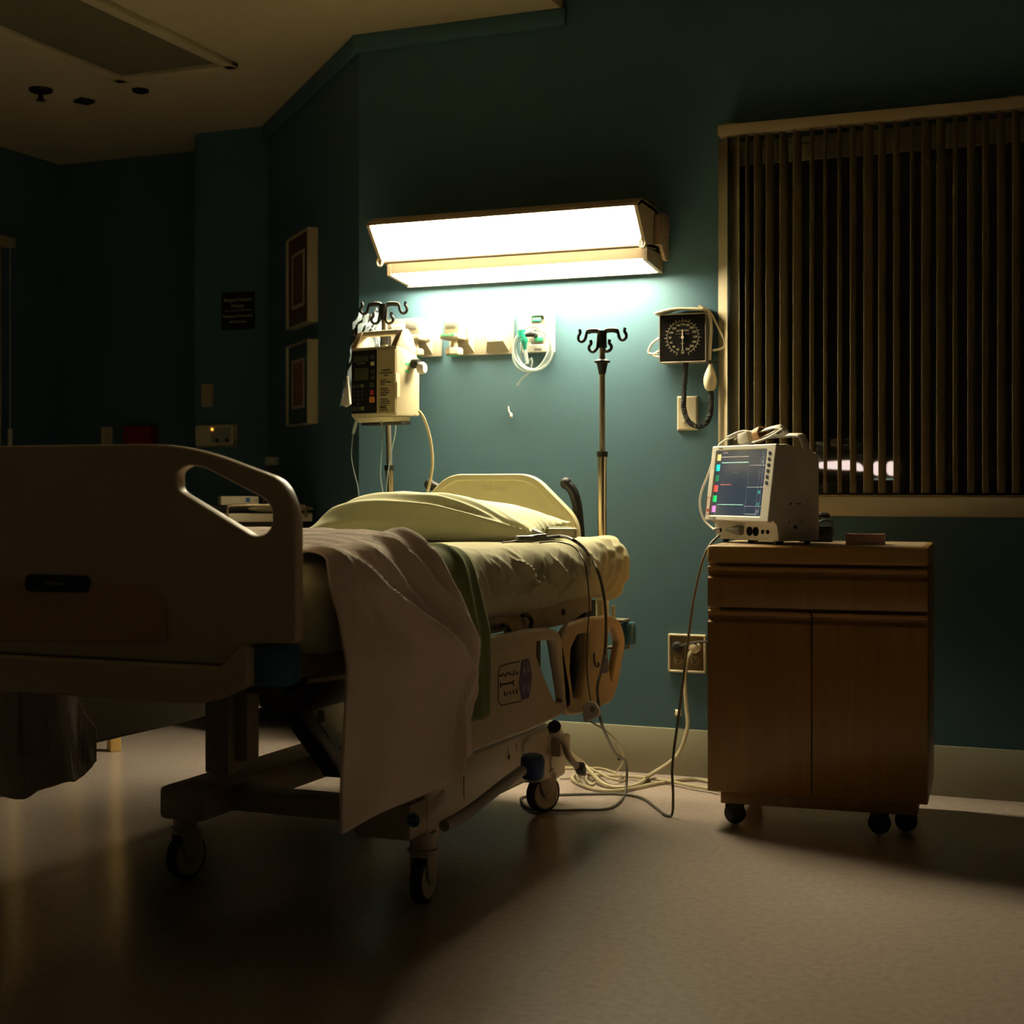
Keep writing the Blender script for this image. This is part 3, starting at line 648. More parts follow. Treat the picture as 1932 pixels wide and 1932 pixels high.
for s in (1, -1):
    x = XC + s * (.443)
    b = MB().lathe([(0, .602), (.040, .602), (.047, .609), (.048, .64), (.047, .671), (.040, .679), (0, .679)], (x, 2.40, 0), seg=28)
    r_ = b.build('corner_roller', BLUE, bed)
    MB().cyl((x, 2.40, .675), (x, 2.40, .695), .030, .028, seg=20).box((x - s * .01, 2.44, .697), (.09, .11, .008), bev=.002).build('roller_bracket', DARKM, bed)
    MB().cyl((x, 2.40, .586), (x, 2.40, .606), .03, seg=20).box((x - s * .01, 2.44, .588), (.09, .11, .008), bev=.002).build('roller_bracket', DARKM, bed)
    x = XC + s * .462
    MB().lathe([(0, .472), (.020, .472), (.025, .478), (.025, .536), (.020, .544), (0, .544)], (x, 4.50, 0), seg=22).build('corner_roller', BLUE, bed)
    MB().cyl((x, 4.5, .46), (x, 4.5, .556), .006, seg=10).box((x - s * .03, 4.47, .552), (.07, .07, .008), bev=.002).box((x - s * .03, 4.47, .464), (.06, .06, .008), bev=.002).build('roller_bracket', STEELD, bed)
# headboard
HY0 = 4.44
hp = P2Y([(850, 896), (1008, 894), (1093, 980), (1094, 1060)], 4.42)
hxc = (hp[0][0] + hp[1][0]) / 2
right = [(hp[1][0], hp[1][1]), (hp[2][0], hp[2][1]), (hp[3][0], .66)]
mh = lambda P: [(2 * hxc - a, b) for a, b in P][::-1]
m = MB(); ol = rnd(right + mh(right), [.05, .05, .01, .01, .05, .05], 6); m.slab(ol, [], .035, .008, planeY(HY0), None, 3)
hb = m.build('headboard', BEDY, bed)
ins = [(p[0] - .020 if i != 0 else p[0] - .008, p[1] - .022) for i, p in enumerate(right)]
m = MB(); m.slab(rnd(right + mh(right), [.05, .05, .01, .01, .05, .05], 6), [rnd(ins + mh(ins), [.05, .05, .01, .01, .05, .05], 6)], .012, .005, planeY(HY0 - .028), None, 3); m.build('raised_rim', BEDY, hb)
MB().text('Hill-Rom', .026, frame(aY(935, 921, HY0 - .0352), (1, 0, 0), (0, -1, 0)), ext=.0012).build('lettering', BEDY, hb)
for pl in ([(1096, 1040), (1092, 985), (1088, 950), (1080, 925), (1068, 912)], [(862, 990), (842, 942), (828, 924), (811, 914)]):
    b = MB(); P = [aY(a, c, 4.475) for a, c in pl]
    b.tube(P, .0165, seg=14).ball(P[-1], .0195, seg=16); b.build('push_handle', BLK, bed)
# deck and frame
b = MB()
for s in (1, -1):
    b.box((XC + s * .445, 3.30, .628), (.035, 1.70, .045), bev=.006)
for y in (2.46, 3.0, 3.55, 4.1): b.box((XC, y, .63), (.9, .05, .04), bev=.005)
b.box((XC, 3.32, .645), (.88, 1.72, .012))
b.build('deck_frame', BEDM, bed)
MB().slab(P2X([(958, 1152), (1060, 1128), (1110, 1118), (1112, 1150), (1075, 1176), (1030, 1186), (958, 1196)], -1.452), [], .012, .003, planeX(-1.464)).build('side_plate', BEDM, bed)
b = MB(); pp = aX(1063, 1155, -1.45); b.cyl(pp, pp + V((.004, 0, 0)), .008, seg=14)
b.box(aX(932, 1165, -1.47), (.03, .16, .075), bev=.006); b.box(aX(1100, 1152, -1.49), (.05, .10, .06), bev=.006)
b.tube([aX(a, c, -1.44) for a, c in ((985, 1160), (997, 1162), (1003, 1172), (1001, 1184))], .006, seg=8)
b.tube([aX(a, c, -1.44) for a, c in ((948, 1180), (957, 1183), (962, 1192))], .006, seg=8)
b.build('rail_mechanism', BLK, bed)
# side rails
def rail(x, o, h, dz=0, name='side_rail', r=.012, hr=.012):
    f = lambda pts: [(y, z + dz) for y, z in pts]
    mm = MB(); mm.slab(rnd(f(P2X(o, -1.38)), r, 6), [rnd(f(P2X(q, -1.38)), hr, 5) for q in h], .024, .009, planeX(x - .024), None, 4)
    return mm.build(name, BEDP, bed)
o1 = [(800, 1236), (905, 1206), (1000, 1187), (1042, 1183), (1060, 1196), (1078, 1310), (1078, 1334), (1056, 1353), (1000, 1380), (900, 1418), (800, 1449)]
h1 = [[(1014, 1210), (1045, 1208), (1063, 1322), (1050, 1326), (1037, 1299), (1013, 1236)]]
r1 = [.03, .02, .02, .05, .05, .02, .02, .04, .03, .03, .03]
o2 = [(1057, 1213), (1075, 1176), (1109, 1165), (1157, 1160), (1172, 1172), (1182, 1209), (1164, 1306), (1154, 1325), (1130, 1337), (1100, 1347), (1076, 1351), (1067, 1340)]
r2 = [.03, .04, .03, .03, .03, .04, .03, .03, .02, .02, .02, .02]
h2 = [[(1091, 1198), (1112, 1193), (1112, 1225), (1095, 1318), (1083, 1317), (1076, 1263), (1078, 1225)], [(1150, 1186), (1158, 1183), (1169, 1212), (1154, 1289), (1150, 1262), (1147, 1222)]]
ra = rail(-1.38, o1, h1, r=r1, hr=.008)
rb = rail(-1.38, o2, h2, r=r2, hr=.010); rb.data.materials[0] = mat('orange_beige_plastic', (.66, .46, .22), .4, var=.05, bump=.05, bscale=400)  # right head-end rail tinted more orange than the other rails
rail(2 * XC + 1.38, o1, h1, -.05, r=r1, hr=.008); rail(2 * XC + 1.38, o2, h2, -.05, r=r2, hr=.010)
m = MB(); m.slab(rnd(P2X([(984, 1246), (997, 1242), (1003, 1277), (997, 1317), (984, 1321), (979, 1290)], -1.38), .006), [], .003, .001, planeX(-1.381)); k = m.build('control_panel', mat('indigo_keypad', (.07, .07, .20), .4, var=.03), ra)
m = MB()
for a, c, s in ((987, 1263, 1), (995, 1261, 1), (987, 1301, -1), (995, 1299, -1)):
    q = aX(a, c, -1.38); m.slab([(q.y - .004, q.z - s * .008), (q.y + .004, q.z - s * .008), (q.y, q.z + s * .008)], [], .001, .0002, planeX(-1.3782))
m.build('arrow_marks', PALEINK, k)
m = MB(); m.tube([aX(a, c, -1.3795) for a, c in ((984, 1283), (987, 1279), (990, 1283), (995, 1276), (998, 1272))], .0022, seg=5, smooth=False).build('symbol', INK, k)
m = MB(); W = lambda a, c: aX(a, c, -1.3798)
m.tube([W(*q) for q in ((980, 1248), (953, 1254), (944, 1258), (940, 1270), (940, 1322), (945, 1331), (984, 1323))], .0014, seg=5, smooth=False)
for pl in ([(942, 1275), (947, 1275), (950, 1271)], [(952, 1276), (957, 1270)], [(959, 1270), (964, 1273)], [(967, 1274), (970, 1271), (971, 1266)], [(974, 1273), (977, 1268)], [(944, 1287), (944, 1297)], [(946, 1292), (966, 1288)], [(966, 1288), (970, 1292)], [(966, 1288), (969, 1284)], [(951, 1304), (952, 1313)], [(956, 1306), (956, 1312)], [(962, 1304), (963, 1310)], [(968, 1302), (969, 1309)], [(974, 1300), (975, 1308)]):
    m.tube([W(*q) for q in pl], .0022, seg=5, smooth=False)
m.build('pictograms', INK, ra)
m = MB(); m.slab(rnd(P2X([(928, 1228), (975, 1219), (975, 1228), (970, 1231), (930, 1237)], -1.38), .004), [], .004, .0015, planeX(-1.382)); m.build('finger_latch', BEDP, ra)
m = MB(); m.slab(rnd(P2X([(1140, 1222), (1144, 1222), (1147, 1264), (1145, 1269), (1134, 1271), (1138, 1240)], -1.38), .003), [], .003, .001, planeX(-1.381)); k = m.build('control_panel', MATS['indigo_keypad'], rb)
m = MB()
for a, c, s in ((1142, 1238, 1), (1141, 1255, -1)):
    q = aX(a, c, -1.38); m.slab([(q.y - .004, q.z - s * .007), (q.y + .004, q.z - s * .007), (q.y, q.z + s * .007)], [], .001, .0002, planeX(-1.3782))
m.build('arrow_marks', PALEINK, k)
MB().tube([aX(a, c, -1.377) for a, c in ((1121, 1232), (1122, 1250), (1126, 1258), (1130, 1256), (1129, 1250))], .0022, seg=6).build('hook', DARKM, rb)
MB().box(aX(1090, 1250, -1.465), (.03, .17, .22), bev=.01).box(aX(1000, 1235, -1.47), (.03, .10, .10), bev=.01).build('rail_arm', DARKM, bed)
# base
b = MB()
b.box((-2.105, 3.6, .205), (.128, 1.2, .08), bev=.012); b.box((-1.62, 3.66, .205), (.10, 1.1, .08), bev=.012)
b.box((-1.84, 3.17, .195), (.62, .09, .05), bev=.008); b.box((-1.84, 4.16, .20), (.60, .09, .06), bev=.008)
b.box((-1.56, 3.10, .212), (.15, .20, .085), bev=.012)
b.build('base_frame', BEDP, bed)
q = aY(780, 1547, 3.0)
m = MB().cyl((q.x, 3.001, q.z), (q.x, 2.9985, q.z), .0165, seg=28); k = m.build('round_sticker', mat('blue_sticker', (.10, .32, .45), .5, var=.03), bed)
fr = lambda z: frame((q.x, 2.998, z), (1, 0, 0), (0, -1, 0))
MB().text('NO', .011, fr(q.z + .006), ext=.0002, bold=.0003).text('PULL', .009, fr(q.z - .006), ext=.0002, bold=.0003).build('lettering', BLK, k)
CU = V((-.0903, .9959, 0)).normalized(); CN = V((CU.y, -CU.x, 0)); CO = V((-1.478, 3.03, 0))
def P2C(pts):
    out = []
    for a, c in pts:
        v = onp(a, c, CO, CN) - CO; out.append((v.dot(CU), v.z))
    return out
m = MB(); m.slab(rnd(P2C([(806, 1580), (826, 1587), (842, 1557), (905, 1519), (990, 1478), (1012, 1470), (1012, 1372), (900, 1418), (806, 1450)]), .012), [], .05, .008, frame(CO - CN * .05, CU, CN), None, 3)
bc = m.build('base_cover', BEDP, bed)
m = MB()
for a, c, s in ((958, 1415, 1), (974, 1410, -1)):
    v = onp(a, c, CO, CN); X = frame(v + CN * .0005, CU, CN); m.slab([(-.005, -s * .010), (.005, -s * .010), (0, s * .010)], [], .0006, .0001, X)
m.build('red_arrows', RED, bc)
m = MB(); v = onp(960, 1428, CO, CN); m.tube([v + CU * (.006 * math.cos(t)) + V((0, 0, .006 * math.sin(t))) + CN * .001 for t in [i * PI / 6 for i in range(12)]], .001, seg=4, closed=True, n=2)
a1, a2 = onp(874.5, 1453, CO, CN), onp(875, 1506, CO, CN); m.tube([a1 + CN * .0008, a2 + CN * .0008], .0009, seg=4, smooth=False)
m.build('cover_marks', INK, bc)
m = MB(); m.slab(rnd(P2C([(984, 1398), (1000, 1380), (1045, 1365), (1061, 1370), (1066, 1395), (1066, 1462), (1050, 1472), (1010, 1478), (984, 1470)]), [.02, .03, .02, .02, .02, .01, .02, .02, .02]), [], .085, .014, frame(CO - CN * .082, CU, CN), None, 4)
m.build('caster_fender', BEDP, bed)
# lifting gear under the deck
b = MB()
b.box((-2.0, 3.35, .40), (.06, .05, .62), rot=(R(48), 0, 0), bev=.008); b.box((-1.72, 3.35, .40), (.06, .05, .62), rot=(R(48), 0, 0), bev=.008)
b.box((-1.86, 3.9, .40), (.34, .06, .58), rot=(R(42), 0, 0), bev=.008)
b.box((-1.9, 3.05, .54), (.62, .10, .09), bev=.01); b.box((-1.9, 3.6, .56), (.5, .5, .08), bev=.02)
b.cyl((-1.66, 2.75, .55), (-1.66, 3.5, .46), .035, seg=16); b.cyl((-2.1, 2.7, .56), (-2.1, 3.6, .5), .03, seg=16)
b.box((-1.60, 2.72, .555), (.13, .16, .09), bev=.015); b.box((-1.56, 2.95, .50), (.05, .09, .10), bev=.01)
b.build('lift_mechanism', DARKM, bed)
b = MB().box((-1.835, 2.785, .46), (.062, .07, .23), bev=.004).box((-1.79, 2.80, .47), (.035, .05, .20), bev=.004).box((-1.838, 2.785, .35), (.048, .05, .028), bev=.01)
for zz in (.39, .41, .50, .515): b.cyl((-1.838, 2.751, zz), (-1.838, 2.746, zz), .006, seg=10)
b.build('foot_strut', BEDM, bed)
MB().tube([V((-1.47, 2.5, .60)), V((-1.49, 2.75, .585)), V((-1.5, 3.0, .59))], .012, seg=8).tube([aY(a, c, 2.72) for a, c in ((565, 1268), (600, 1255), (625, 1248))], .008, seg=8).tube([aY(a, c, 2.9) for a, c in ((498, 1303), (530, 1308), (566, 1316))], .004, seg=6).cyl(aY(604, 1340, 2.9), aY(605, 1362, 2.9), .008, .012, seg=10).build('wiring_tube', STEELD, bed)
def caster(x, y, rz, z0=.165):
    X = M.Translation((x, y, 0)) @ M.Rotation(rz, 4, 'Z')
    f = MB()
    f.cyl((0, .0, .115), (0, 0, z0 + .004), .030, .032, seg=20); f.cyl((0, 0, .124), (0, 0, .130), .036, seg=20)
    for s in (1, -1): f.slab(rnd([(-.030, .118), (.034, .118), (.038, .09), (.012, .046), (-.006, .046), (-.020, .07)], .010), [], .005, .0015, frame((s * .021 - .0025, 0, 0), (0, 1, 0), (1, 0, 0)))
    f.box((0, .003, .117), (.046, .062, .010), bev=.004)
    f.cyl((-.026, .003, .058), (.026, .003, .058), .007, seg=12)
    f.b.transform(X); fo = f.build('caster', BEDP, bed)
    w_ = MB().lathe([(.030, -.014), (.050, -.015), (.056, -.012), (.0578, 0), (.056, .012), (.050, .015), (.030, .014)], (0, .003, .058), (1, 0, 0), seg=36)
    w_.b.transform(X); w_.build('tyre', BLKR, fo)
    w_ = MB().lathe([(0, -.0155), (.036, -.0155), (.040, -.0175), (.0455, -.0160), (.0455, .0160), (.040, .0175), (.036, .0155), (0, .0155)], (0, .003, .058), (1, 0, 0), seg=36)
    w_.b.transform(X); w_.build('wheel_hub', BEIGE, fo)
caster(-2.150, 3.085, R(-12)); caster(-1.508, 3.112, R(4)); caster(-1.602, 4.125, R(-28)); caster(-2.2, 4.13, R(20))
b = MB(); P = [aX(a, c, -1.425) for a, c in ((838, 1558), (868, 1542), (905, 1516), (950, 1480), (985, 1454))]
b.tube(P, .0135, seg=12); k = b.build('pedal_bar', GREY, bed)
c = aX(1005, 1446, -1.43); MB().lathe([(0, -.030), (.027, -.030), (.032, -.024), (.032, .020), (.027, .028), (0, .030)], c, (.10, -.16, 1), seg=24).build('pedal_cap', BLUED, k)
b = MB(); P = [aX(a, c, -1.52) for a, c in ((1040, 1378), (1062, 1398), (1072, 1425), (1090, 1448))]
b.tube(P, .010, seg=10); k = b.build('brake_lever', BEDM, bed)
c0 = aX(1046, 1371, -1.50); c1 = aX(1095, 1450, -1.515)
MB().lathe([(0, -.012), (.017, -.012), (.019, -.006), (.019, .006), (.015, .012), (0, .012)], c0, (.6, -.7, .3), seg=8).box(c1, (.03, .046, .026), rot=(R(-35), 0, R(8)), bev=.006).build('brake_pad', BLKR, k)
# sockets for the drip poles
for x in (-1.524, -2.285):
    MB().cyl((x, 4.45, .53), (x, 4.45, .665), .021, seg=18).box((x, 4.43, .64), (.05, .06, .03), bev=.004).box((x + .02, 4.45, .545), (.05, .045, .012), bev=.003).build('pole_socket', BEDY, bed)
MB().cyl(aY(1157, 1143, 4.46), aY(1157, 1175, 4.46), .006, seg=10).cyl(aY(1146, 1135, 4.46), aY(1146, 1170, 4.46), .005, seg=10).build('socket_pin', BEIGE, bed)
# ------------------------------------------------------------------ mattress, linen
MX0, MX1, MY0, MY1, MZ0, MZ1 = -2.415, -1.408, 2.425, 4.365, .655, .822
def mattress():
    hw, hh, rc = (MX1 - MX0) / 2, (MZ1 - MZ0) / 2, .062
    cx, cz = (MX0 + MX1) / 2, (MZ0 + MZ1) / 2
    prof = []
    for qx, qz, a0 in ((1, -1, -90), (1, 1, 0), (-1, 1, 90), (-1, -1, 180)):
        for i in range(9):
            a = R(a0 + 90 * i / 8); prof.append(((hw - rc) * qx + rc * math.cos(a), (hh - rc) * qz + rc * math.sin(a)))
    # resample to many points
    pp = prof + [prof[0]]; dist = [0]
    for a, b_ in zip(pp, pp[1:]): dist.append(dist[-1] + math.hypot(b_[0] - a[0], b_[1] - a[1]))
    NP = 340; out = []; j = 0
    for i in range(NP):
        d = dist[-1] * i / NP
        while dist[j + 1] < d: j += 1
        t = (d - dist[j]) / (dist[j + 1] - dist[j]); out.append((pp[j][0] + (pp[j + 1][0] - pp[j][0]) * t, pp[j][1] + (pp[j + 1][1] - pp[j][1]) * t))
    mb = MB(); NV = 560
    def fn(u, v):
        x, z = out[int(round(u * NP)) % NP]
        y = MY0 + (MY1 - MY0) * v
        e = min(v, 1 - v) * (MY1 - MY0); r = .075
        if e < r: k = math.sqrt(max(0, 1 - (1 - e / r) ** 2)); x = x * (1 - .10 * (1 - k)); z = z * (.25 + .75 * k)
        n = V((x / hw, 0, z / hh)); n.normalize()
        side = max(0, min(1, (x - hw + .10) / .10))
        d = 0
        p = V((x * 3 + 3, y * 3.2 + z * 6, z * 3))
        d += .010 * noise.noise(p * 1.0)
        p2 = V((x * 6 + 9, y * 9 + z * 16, z * 5)); rn = 1 - abs(noise.noise(p2)) * 2
        d += side * .007 * max(0, rn) ** 2
        p3 = V((1.7, y * 14 - z * 24, z * 9)); d += side * .004 * max(0, 1 - abs(noise.noise(p3)) * 3) ** 2
        # creases by the middle of the side
        for (ya, za, yb, zb, w_, am) in ((3.44, .050, 3.60, -.005, .006, .016), (3.60, .0, 3.49, -.035, .006, .014), (3.60, .0, 3.80, -.045, .006, .014), (3.60, .0, 3.64, .045, .005, .012), (3.30, .05, 3.40, -.03, .007, .010), (3.36, .02, 3.46, -.05, .006, .010), (3.70, .04, 3.86, -.03, .006, .009), (3.88, .03, 3.78, -.06, .006, .010), (3.22, .03, 3.28, -.05, .006, .010), (3.50, -.02, 3.56, -.07, .005, .009), (4.02, .05, 3.92, -.06, .008, .010)):
            ex, ez = yb - ya, zb - za; t = max(0, min(1, ((y - ya) * ex + (z - za) * ez) / (ex * ex + ez * ez)))
            dd = math.hypot(y - ya - t * ex, z - za - t * ez); d += side * am * math.exp(-(dd / w_) ** 2) * math.sin(PI * min(1, .15 + t))
        if v > .84:                                    # gathers round the head corner
            k = (v - .84) / .16; d += side * .013 * k * math.sin((y - z * .7) * 95 + 2 * noise.noise(V((y * 9, z * 9, 2))))
            d += side * .012 * k
        q = V((cx + x, y, cz + z)) + n * d
        if z < -hh * .6: q.z += .018 * noise.noise(V((y * 5, 1, 1))) - .008
        if x > hw * .5 and v > .3: q.z -= .022 * side * max(0, (MZ1 - .06 - q.z) / .1) * (0.5 + .5 * math.sin(y * 9)) * 0.6
        return q
    g = mb.grid(fn, NP, NV, closed_u=True).g
    for col in (0, NV): mb.b.faces.new([g[i][col] for i in range(NP)])
    return tag(mb.build('mattress', SHEET, loc=((MX0 + MX1) / 2, 3.4, MZ0), angle=60), 'mattress covered by a wrinkled pale green fitted sheet on the hospital bed', 'mattress')
mattress()
def pillow():
    A = aZ(577, 1008, .84); B_ = aZ(1012, 1022, .835)
    fl = V((-2.262, 3.83, 0)); fr = V((-1.462, 3.70, 0)); br = V((-1.545, 4.22, 0)); bl = V((-2.30, 4.30, 0))
    mb = MB(); N_ = 170
    def fn(u, v, top):
        a, b_ = u * 2 - 1, v * 2 - 1
        p = fl.lerp(fr, u).lerp(bl.lerp(br, u), v)
        pin = .10 * (1 - a * a) ** .6 * 0
        # sides bow in between the pinched corners
        c = (fl + fr + bl + br) / 4
        k = 1 - .09 * (abs(b_) ** 3) * (1 - a * a) - .06 * (abs(a) ** 3) * (1 - b_ * b_)
        p = c + (p - c) * k
        prof = max(0, (1 - abs(a) ** 2.6)) ** .62 * max(0, (1 - abs(b_) ** 3.0)) ** .56
        edge = .857
        if top:
            h = .086 * prof * (1 + .12 * a * -1)
            h += .006 * noise.noise(V((a * 2.2, b_ * 2.2, 3))) * prof
            # long slack folds sweeping from the front right corner
            for (m_, w_, am) in ((.16, .06, .018), (.40, .075, .020), (.70, .08, .017), (1.05, .10, .010), (-.05, .05, .010)):
                f = (b_ + 1.0) - m_ * (1.02 - a) * 1.0
                h += am * 1.1 * math.exp(-(f / (w_ * (1.2 - a))) ** 2) * min(1, prof * 2.2) * min(1, (1.05 - a) * 1.1)
            z = edge + h
            # crumpled front right corner
            r = math.hypot(1 - a, 1 + b_); z += .014 * math.exp(-(r / .35) ** 2) * math.sin(math.atan2(1 + b_, 1 - a) * 9)
            # fine gathers at the right seam
            z += .004 * max(0, a - .62) / .38 * math.sin(b_ * 26) * (1 - abs(b_)) 
            # whole rim sags to the bed at the front left
        else:
            z = edge - (.034 if True else 0) * min(1, prof * 3) - .0
        z += -.018 * max(0, -a) ** 2 * (1 - prof) - .016 * max(0, a) * max(0, -b_) * (1 - prof) + .012 * max(0, a) * max(0, b_) * (1 - prof)
        if not top: z = max(z, .823)
        return V((p.x, p.y, z))
    mb.grid(lambda u, v: fn(u, v, True), N_, N_); mb.grid(lambda u, v: fn(u, v, False), N_, N_)
    return tag(mb.build('pillow', PILLOWM, loc=(-1.9, 4.0, .823), weld=.0008, angle=70), 'plump pale green pillow at the head of the bed', 'pillow')
pillow()
XR, XL, ZT = -1.398, -2.425, .828
def over(Lp, off=0.0, rc=.055, zdrop=None):
    """point and normal on the bed contour; Lp = 0 at the right top edge, > 0 down the right side, < 0 across the top and down the left"""
    top = XR - XL - 2 * rc; arc = rc * PI / 2
    if Lp >= arc / 2: return V((XR, 0, ZT - rc - (Lp - arc / 2))), V((1, 0, 0))
    if Lp > -arc / 2:
        a = (Lp + arc / 2) / rc; return V((XR - rc + rc * math.sin(a), 0, ZT - rc + rc * math.cos(a))), V((math.sin(a), 0, math.cos(a)))
    t = -Lp - arc / 2
    if t <= top: return V((XR - rc - t, 0, ZT)), V((0, 0, 1))
    t -= top
    if t < arc: a = t / rc; return V((XL + rc - rc * math.sin(a), 0, ZT - rc + rc * math.cos(a))), V((-math.sin(a), 0, math.cos(a)))
    return V((XL, 0, ZT - rc - (t - arc))), V((-1, 0, 0))
def gs(d, w): return math.exp(-(d / w) ** 2)
def asym(d, wa, wb): return math.exp(-(d / (wa if d < 0 else wb)) ** 2)
def swell(Lp, k): return k * max(0, min(1, (Lp - .03) / .15))
def flat_sheet():
    mb = MB()
    def fn(u, v):
        Lp = -1.06 + u * 1.435
        y0 = 2.80; y1 = 3.135 + .02 * math.sin(Lp * 5) + .05 * max(0, Lp)
        y = y0 + (y1 - y0) * v
        p, n = over(Lp); d = .010 + .004 * noise.noise(V((Lp * 4, y * 6, 1))) + swell(Lp, .028)
        d += .008 * gs(y - 3.07 - .10 * max(0, Lp), .018) + .005 * math.sin(y * 46 + Lp * 6) * min(1, max(0, Lp) * 6) * .6
        return V((p.x, y, p.z)) + n * d
    mb.grid(fn, 140, 60)
    return tag(mb.build('flat_sheet', SHEETD, loc=(-1.9, 3.0, ZT), thick=.003), 'sage green sheet hanging down the side of the bed from under the blanket', 'bed sheet')
flat_sheet()
def blanket():
    mb = MB(); L0, L1 = -1.595, .488
    cl = lambda x: max(0, min(1, x))
    def fn(u, v):
        Lp = L0 + (L1 - L0) * u
        p, n = over(Lp)
        q = max(0, Lp)
        yr = 2.945 + .02 * math.sin(Lp * 7 + 1) * (Lp < 0) + .16 * cl((-Lp - 1.15) / .35) + .055 * cl(q / .13) + .05 * cl((q - .13) / .37)
        yf = 2.440 - .022 * cl((q - .1) / .3)
        y = yf + (yr - yf) * v
        d = .022 + .004 * noise.noise(V((Lp * 3.3, y * 3.3, 5)))
        drop = cl(Lp / .08); topk = cl((.02 - Lp) / .08)
        d += swell(Lp, .034)
        # bunched rolls across the top
        if topk:
            far = cl((-Lp) / .15)
            d += topk * (.034 * (.35 + .65 * far) * asym(y - (2.92 + .012 * math.sin(Lp * 6)), .34, .025) - .009 * asym(y - (2.60 - .10 * Lp), .02, .07) - .007 * asym(y - (2.74 - .16 * Lp), .014, .05) - .005 * asym(y - (2.84 - .25 * Lp), .012, .04))
            d += topk * .005 * noise.noise(V((Lp * 9, y * 14, 8))) + topk * .0007 * math.sin(y * 150 + 6 * math.sin(Lp * 12))
        # ridges that run over the edge and down towards the head
        for (ya, b1, b2, la, lb, wa, wb, am) in ((2.50, 2.95, -4.4, -.05, .33, .085, .015, .036), (2.655, 1.75, -1.0, -.06, .20, .040, .012, .023), (2.885, .90, -1.75, -.10, .56, .050, .013, .026), (2.80, 1.45, -2.4, -.08, .26, .030, .012, .015), (2.465, 1.5, -4, -.05, .14, .022, .012, .012), (2.575, 1.3, 0, -.02, .14, .010, .007, .006), (2.60, 1.4, 0, -.02, .16, .010, .007, .006), (2.625, 1.5, 0, -.02, .15, .010, .007, .006)):
            yc = ya + b1 * q + b2 * q * q
            k = cl((Lp - la) / .06) * cl((lb - Lp) / .14)
            if k: d += am * k * asym(y - yc, wa, wb)
        d += drop * (.006 * math.sin((y - 2.44) * 13 + 1.2) + .005 * noise.noise(V((y * 6, Lp * 2, 4))))
        lim = 2.975 - .06 * cl((q - .2) / .3)
        low = cl((q - .14) / .26)
        d -= low * .014 * cl((y - lim) / .02); d += low * .010 * gs(y - lim + .008, .012)
        d = max(d, .016 + swell(Lp, .034) * .9)
        q_ = V((p.x, y, p.z)) + n * d
        if Lp < -1.3: q_.z += (.05 * cl((y - 3.02) / .09) + .012 * math.sin(y * 30)) * cl((-Lp - 1.3) / .2)
        if Lp > .3: q_.z += (.030 * (cl((y - lim) / .02)) + .010 * v) * (Lp - .3) / .2 + .003 * math.sin(v * 9)
        return q_
    mb.grid(fn, 360, 240)
    return tag(mb.build('blanket', BLANKET, loc=(-1.9, 2.7, ZT), thick=.006, angle=75), 'pinkish ribbed blanket draped over the foot of the bed and hanging almost to the base', 'blanket')
blanket()
# handset and cables on the bed
hs = thing('call_handset', 'cream nurse call handset lying beside the pillow near the bed edge', 'handset', (-1.50, 4.02, .826))
m = MB(); X = M.Translation((-1.515, 4.02, .826)) @ M.Rotation(R(14), 4, 'Z')
m.slab(rnd([(-.062, -.025), (.0, -.030), (.02, -.026), (.058, -.028), (.058, .028), (.02, .026), (0, .03), (-.062, .025)], .012), [], .030, .007, X, None, 3); m.build('handset_body', BEIGE, hs)
m = MB(); m.slab(rnd(rect(-.04, -.016, .04, .016), .004), [], .003, .001, X @ M.Translation((0, 0, .0295))); m.build('keypad', CREAM, hs)
ec = thing('monitor_lead', 'long dark cable from the grey connector by the pillow over the floor to the monitor', 'cable', (-1.46, 3.72, .83))
Pc = []
for a, c in ((1030, 1014), (1060, 1012), (1085, 1021)): Pc.append(aZ(a, c, .846))
for a, c, x in ((1108, 1042, -1.40), (1128, 1078, -1.375), (1139, 1122, -1.362), (1143, 1165, -1.358), (1142, 1220, -1.355), (1135, 1262, -1.352), (1127, 1295, -1.350), (1129, 1325, -1.348), (1134, 1362, -1.35)): Pc.append(aX(a, c, x))
for a, c, y in ((1148, 1396, 4.26), (1160, 1420, 4.42), (1170, 1429, 4.46), (1180, 1436, 4.50), (1183, 1455, 4.52)): Pc.append(aY(a, c, y))
for a, c in ((1180, 1494), (1168, 1514), (1145, 1526), (1100, 1528), (1045, 1529), (1000, 1526), (985, 1505), (1045, 1500), (1110, 1498), (1170, 1498), (1212, 1506), (1238, 1524), (1256, 1538)): Pc.append(aZ(a, c, .005))
for a, c, y in ((1268, 1536, 4.21), (1270, 1500, 4.215), (1269, 1440, 4.22), (1283, 1330, 4.235), (1296, 1225, 4.25), (1308, 1135, 4.27), (1325, 1060, 4.29), (1340, 1028, 4.31), (1358, 1010, 4.33)): Pc.append(aY(a, c, y))
MB().tube(Pc, .0042, seg=8, n=8).build('cable', CORDG, ec)
c = aZ(1030, 1014, .846)
b = MB().box(c + V((-.02, -.01, 0)), (.05, .022, .016), rot=(0, R(-6), R(20)), bev=.004).box(c + V((-.045, -.03, -.002)), (.045, .026, .014), rot=(0, 0, R(40)), bev=.004).box(c + V((-.03, .02, .012)), (.012, .05, .010), rot=(R(10), 0, R(50)), bev=.003)
b.build('connector', GREY, ec)
MB().tube([c + V((-.062, -.04, -.006)), c + V((-.080, -.052, -.010)), c + V((-.10, -.05, -.012))], .002, seg=6).build('red_wire', RED, ec)
MB().tube([c + V((-.058, -.045, -.006)), c + V((-.07, -.062, -.010)), c + V((-.09, -.075, -.012))], .002, seg=6).build('white_wire', WHITEP, ec)
cc = thing('nurse_call_button', 'white translucent puck on a thin dark cord hanging over the mattress edge', 'call button', (-1.36, 4.05, .35))
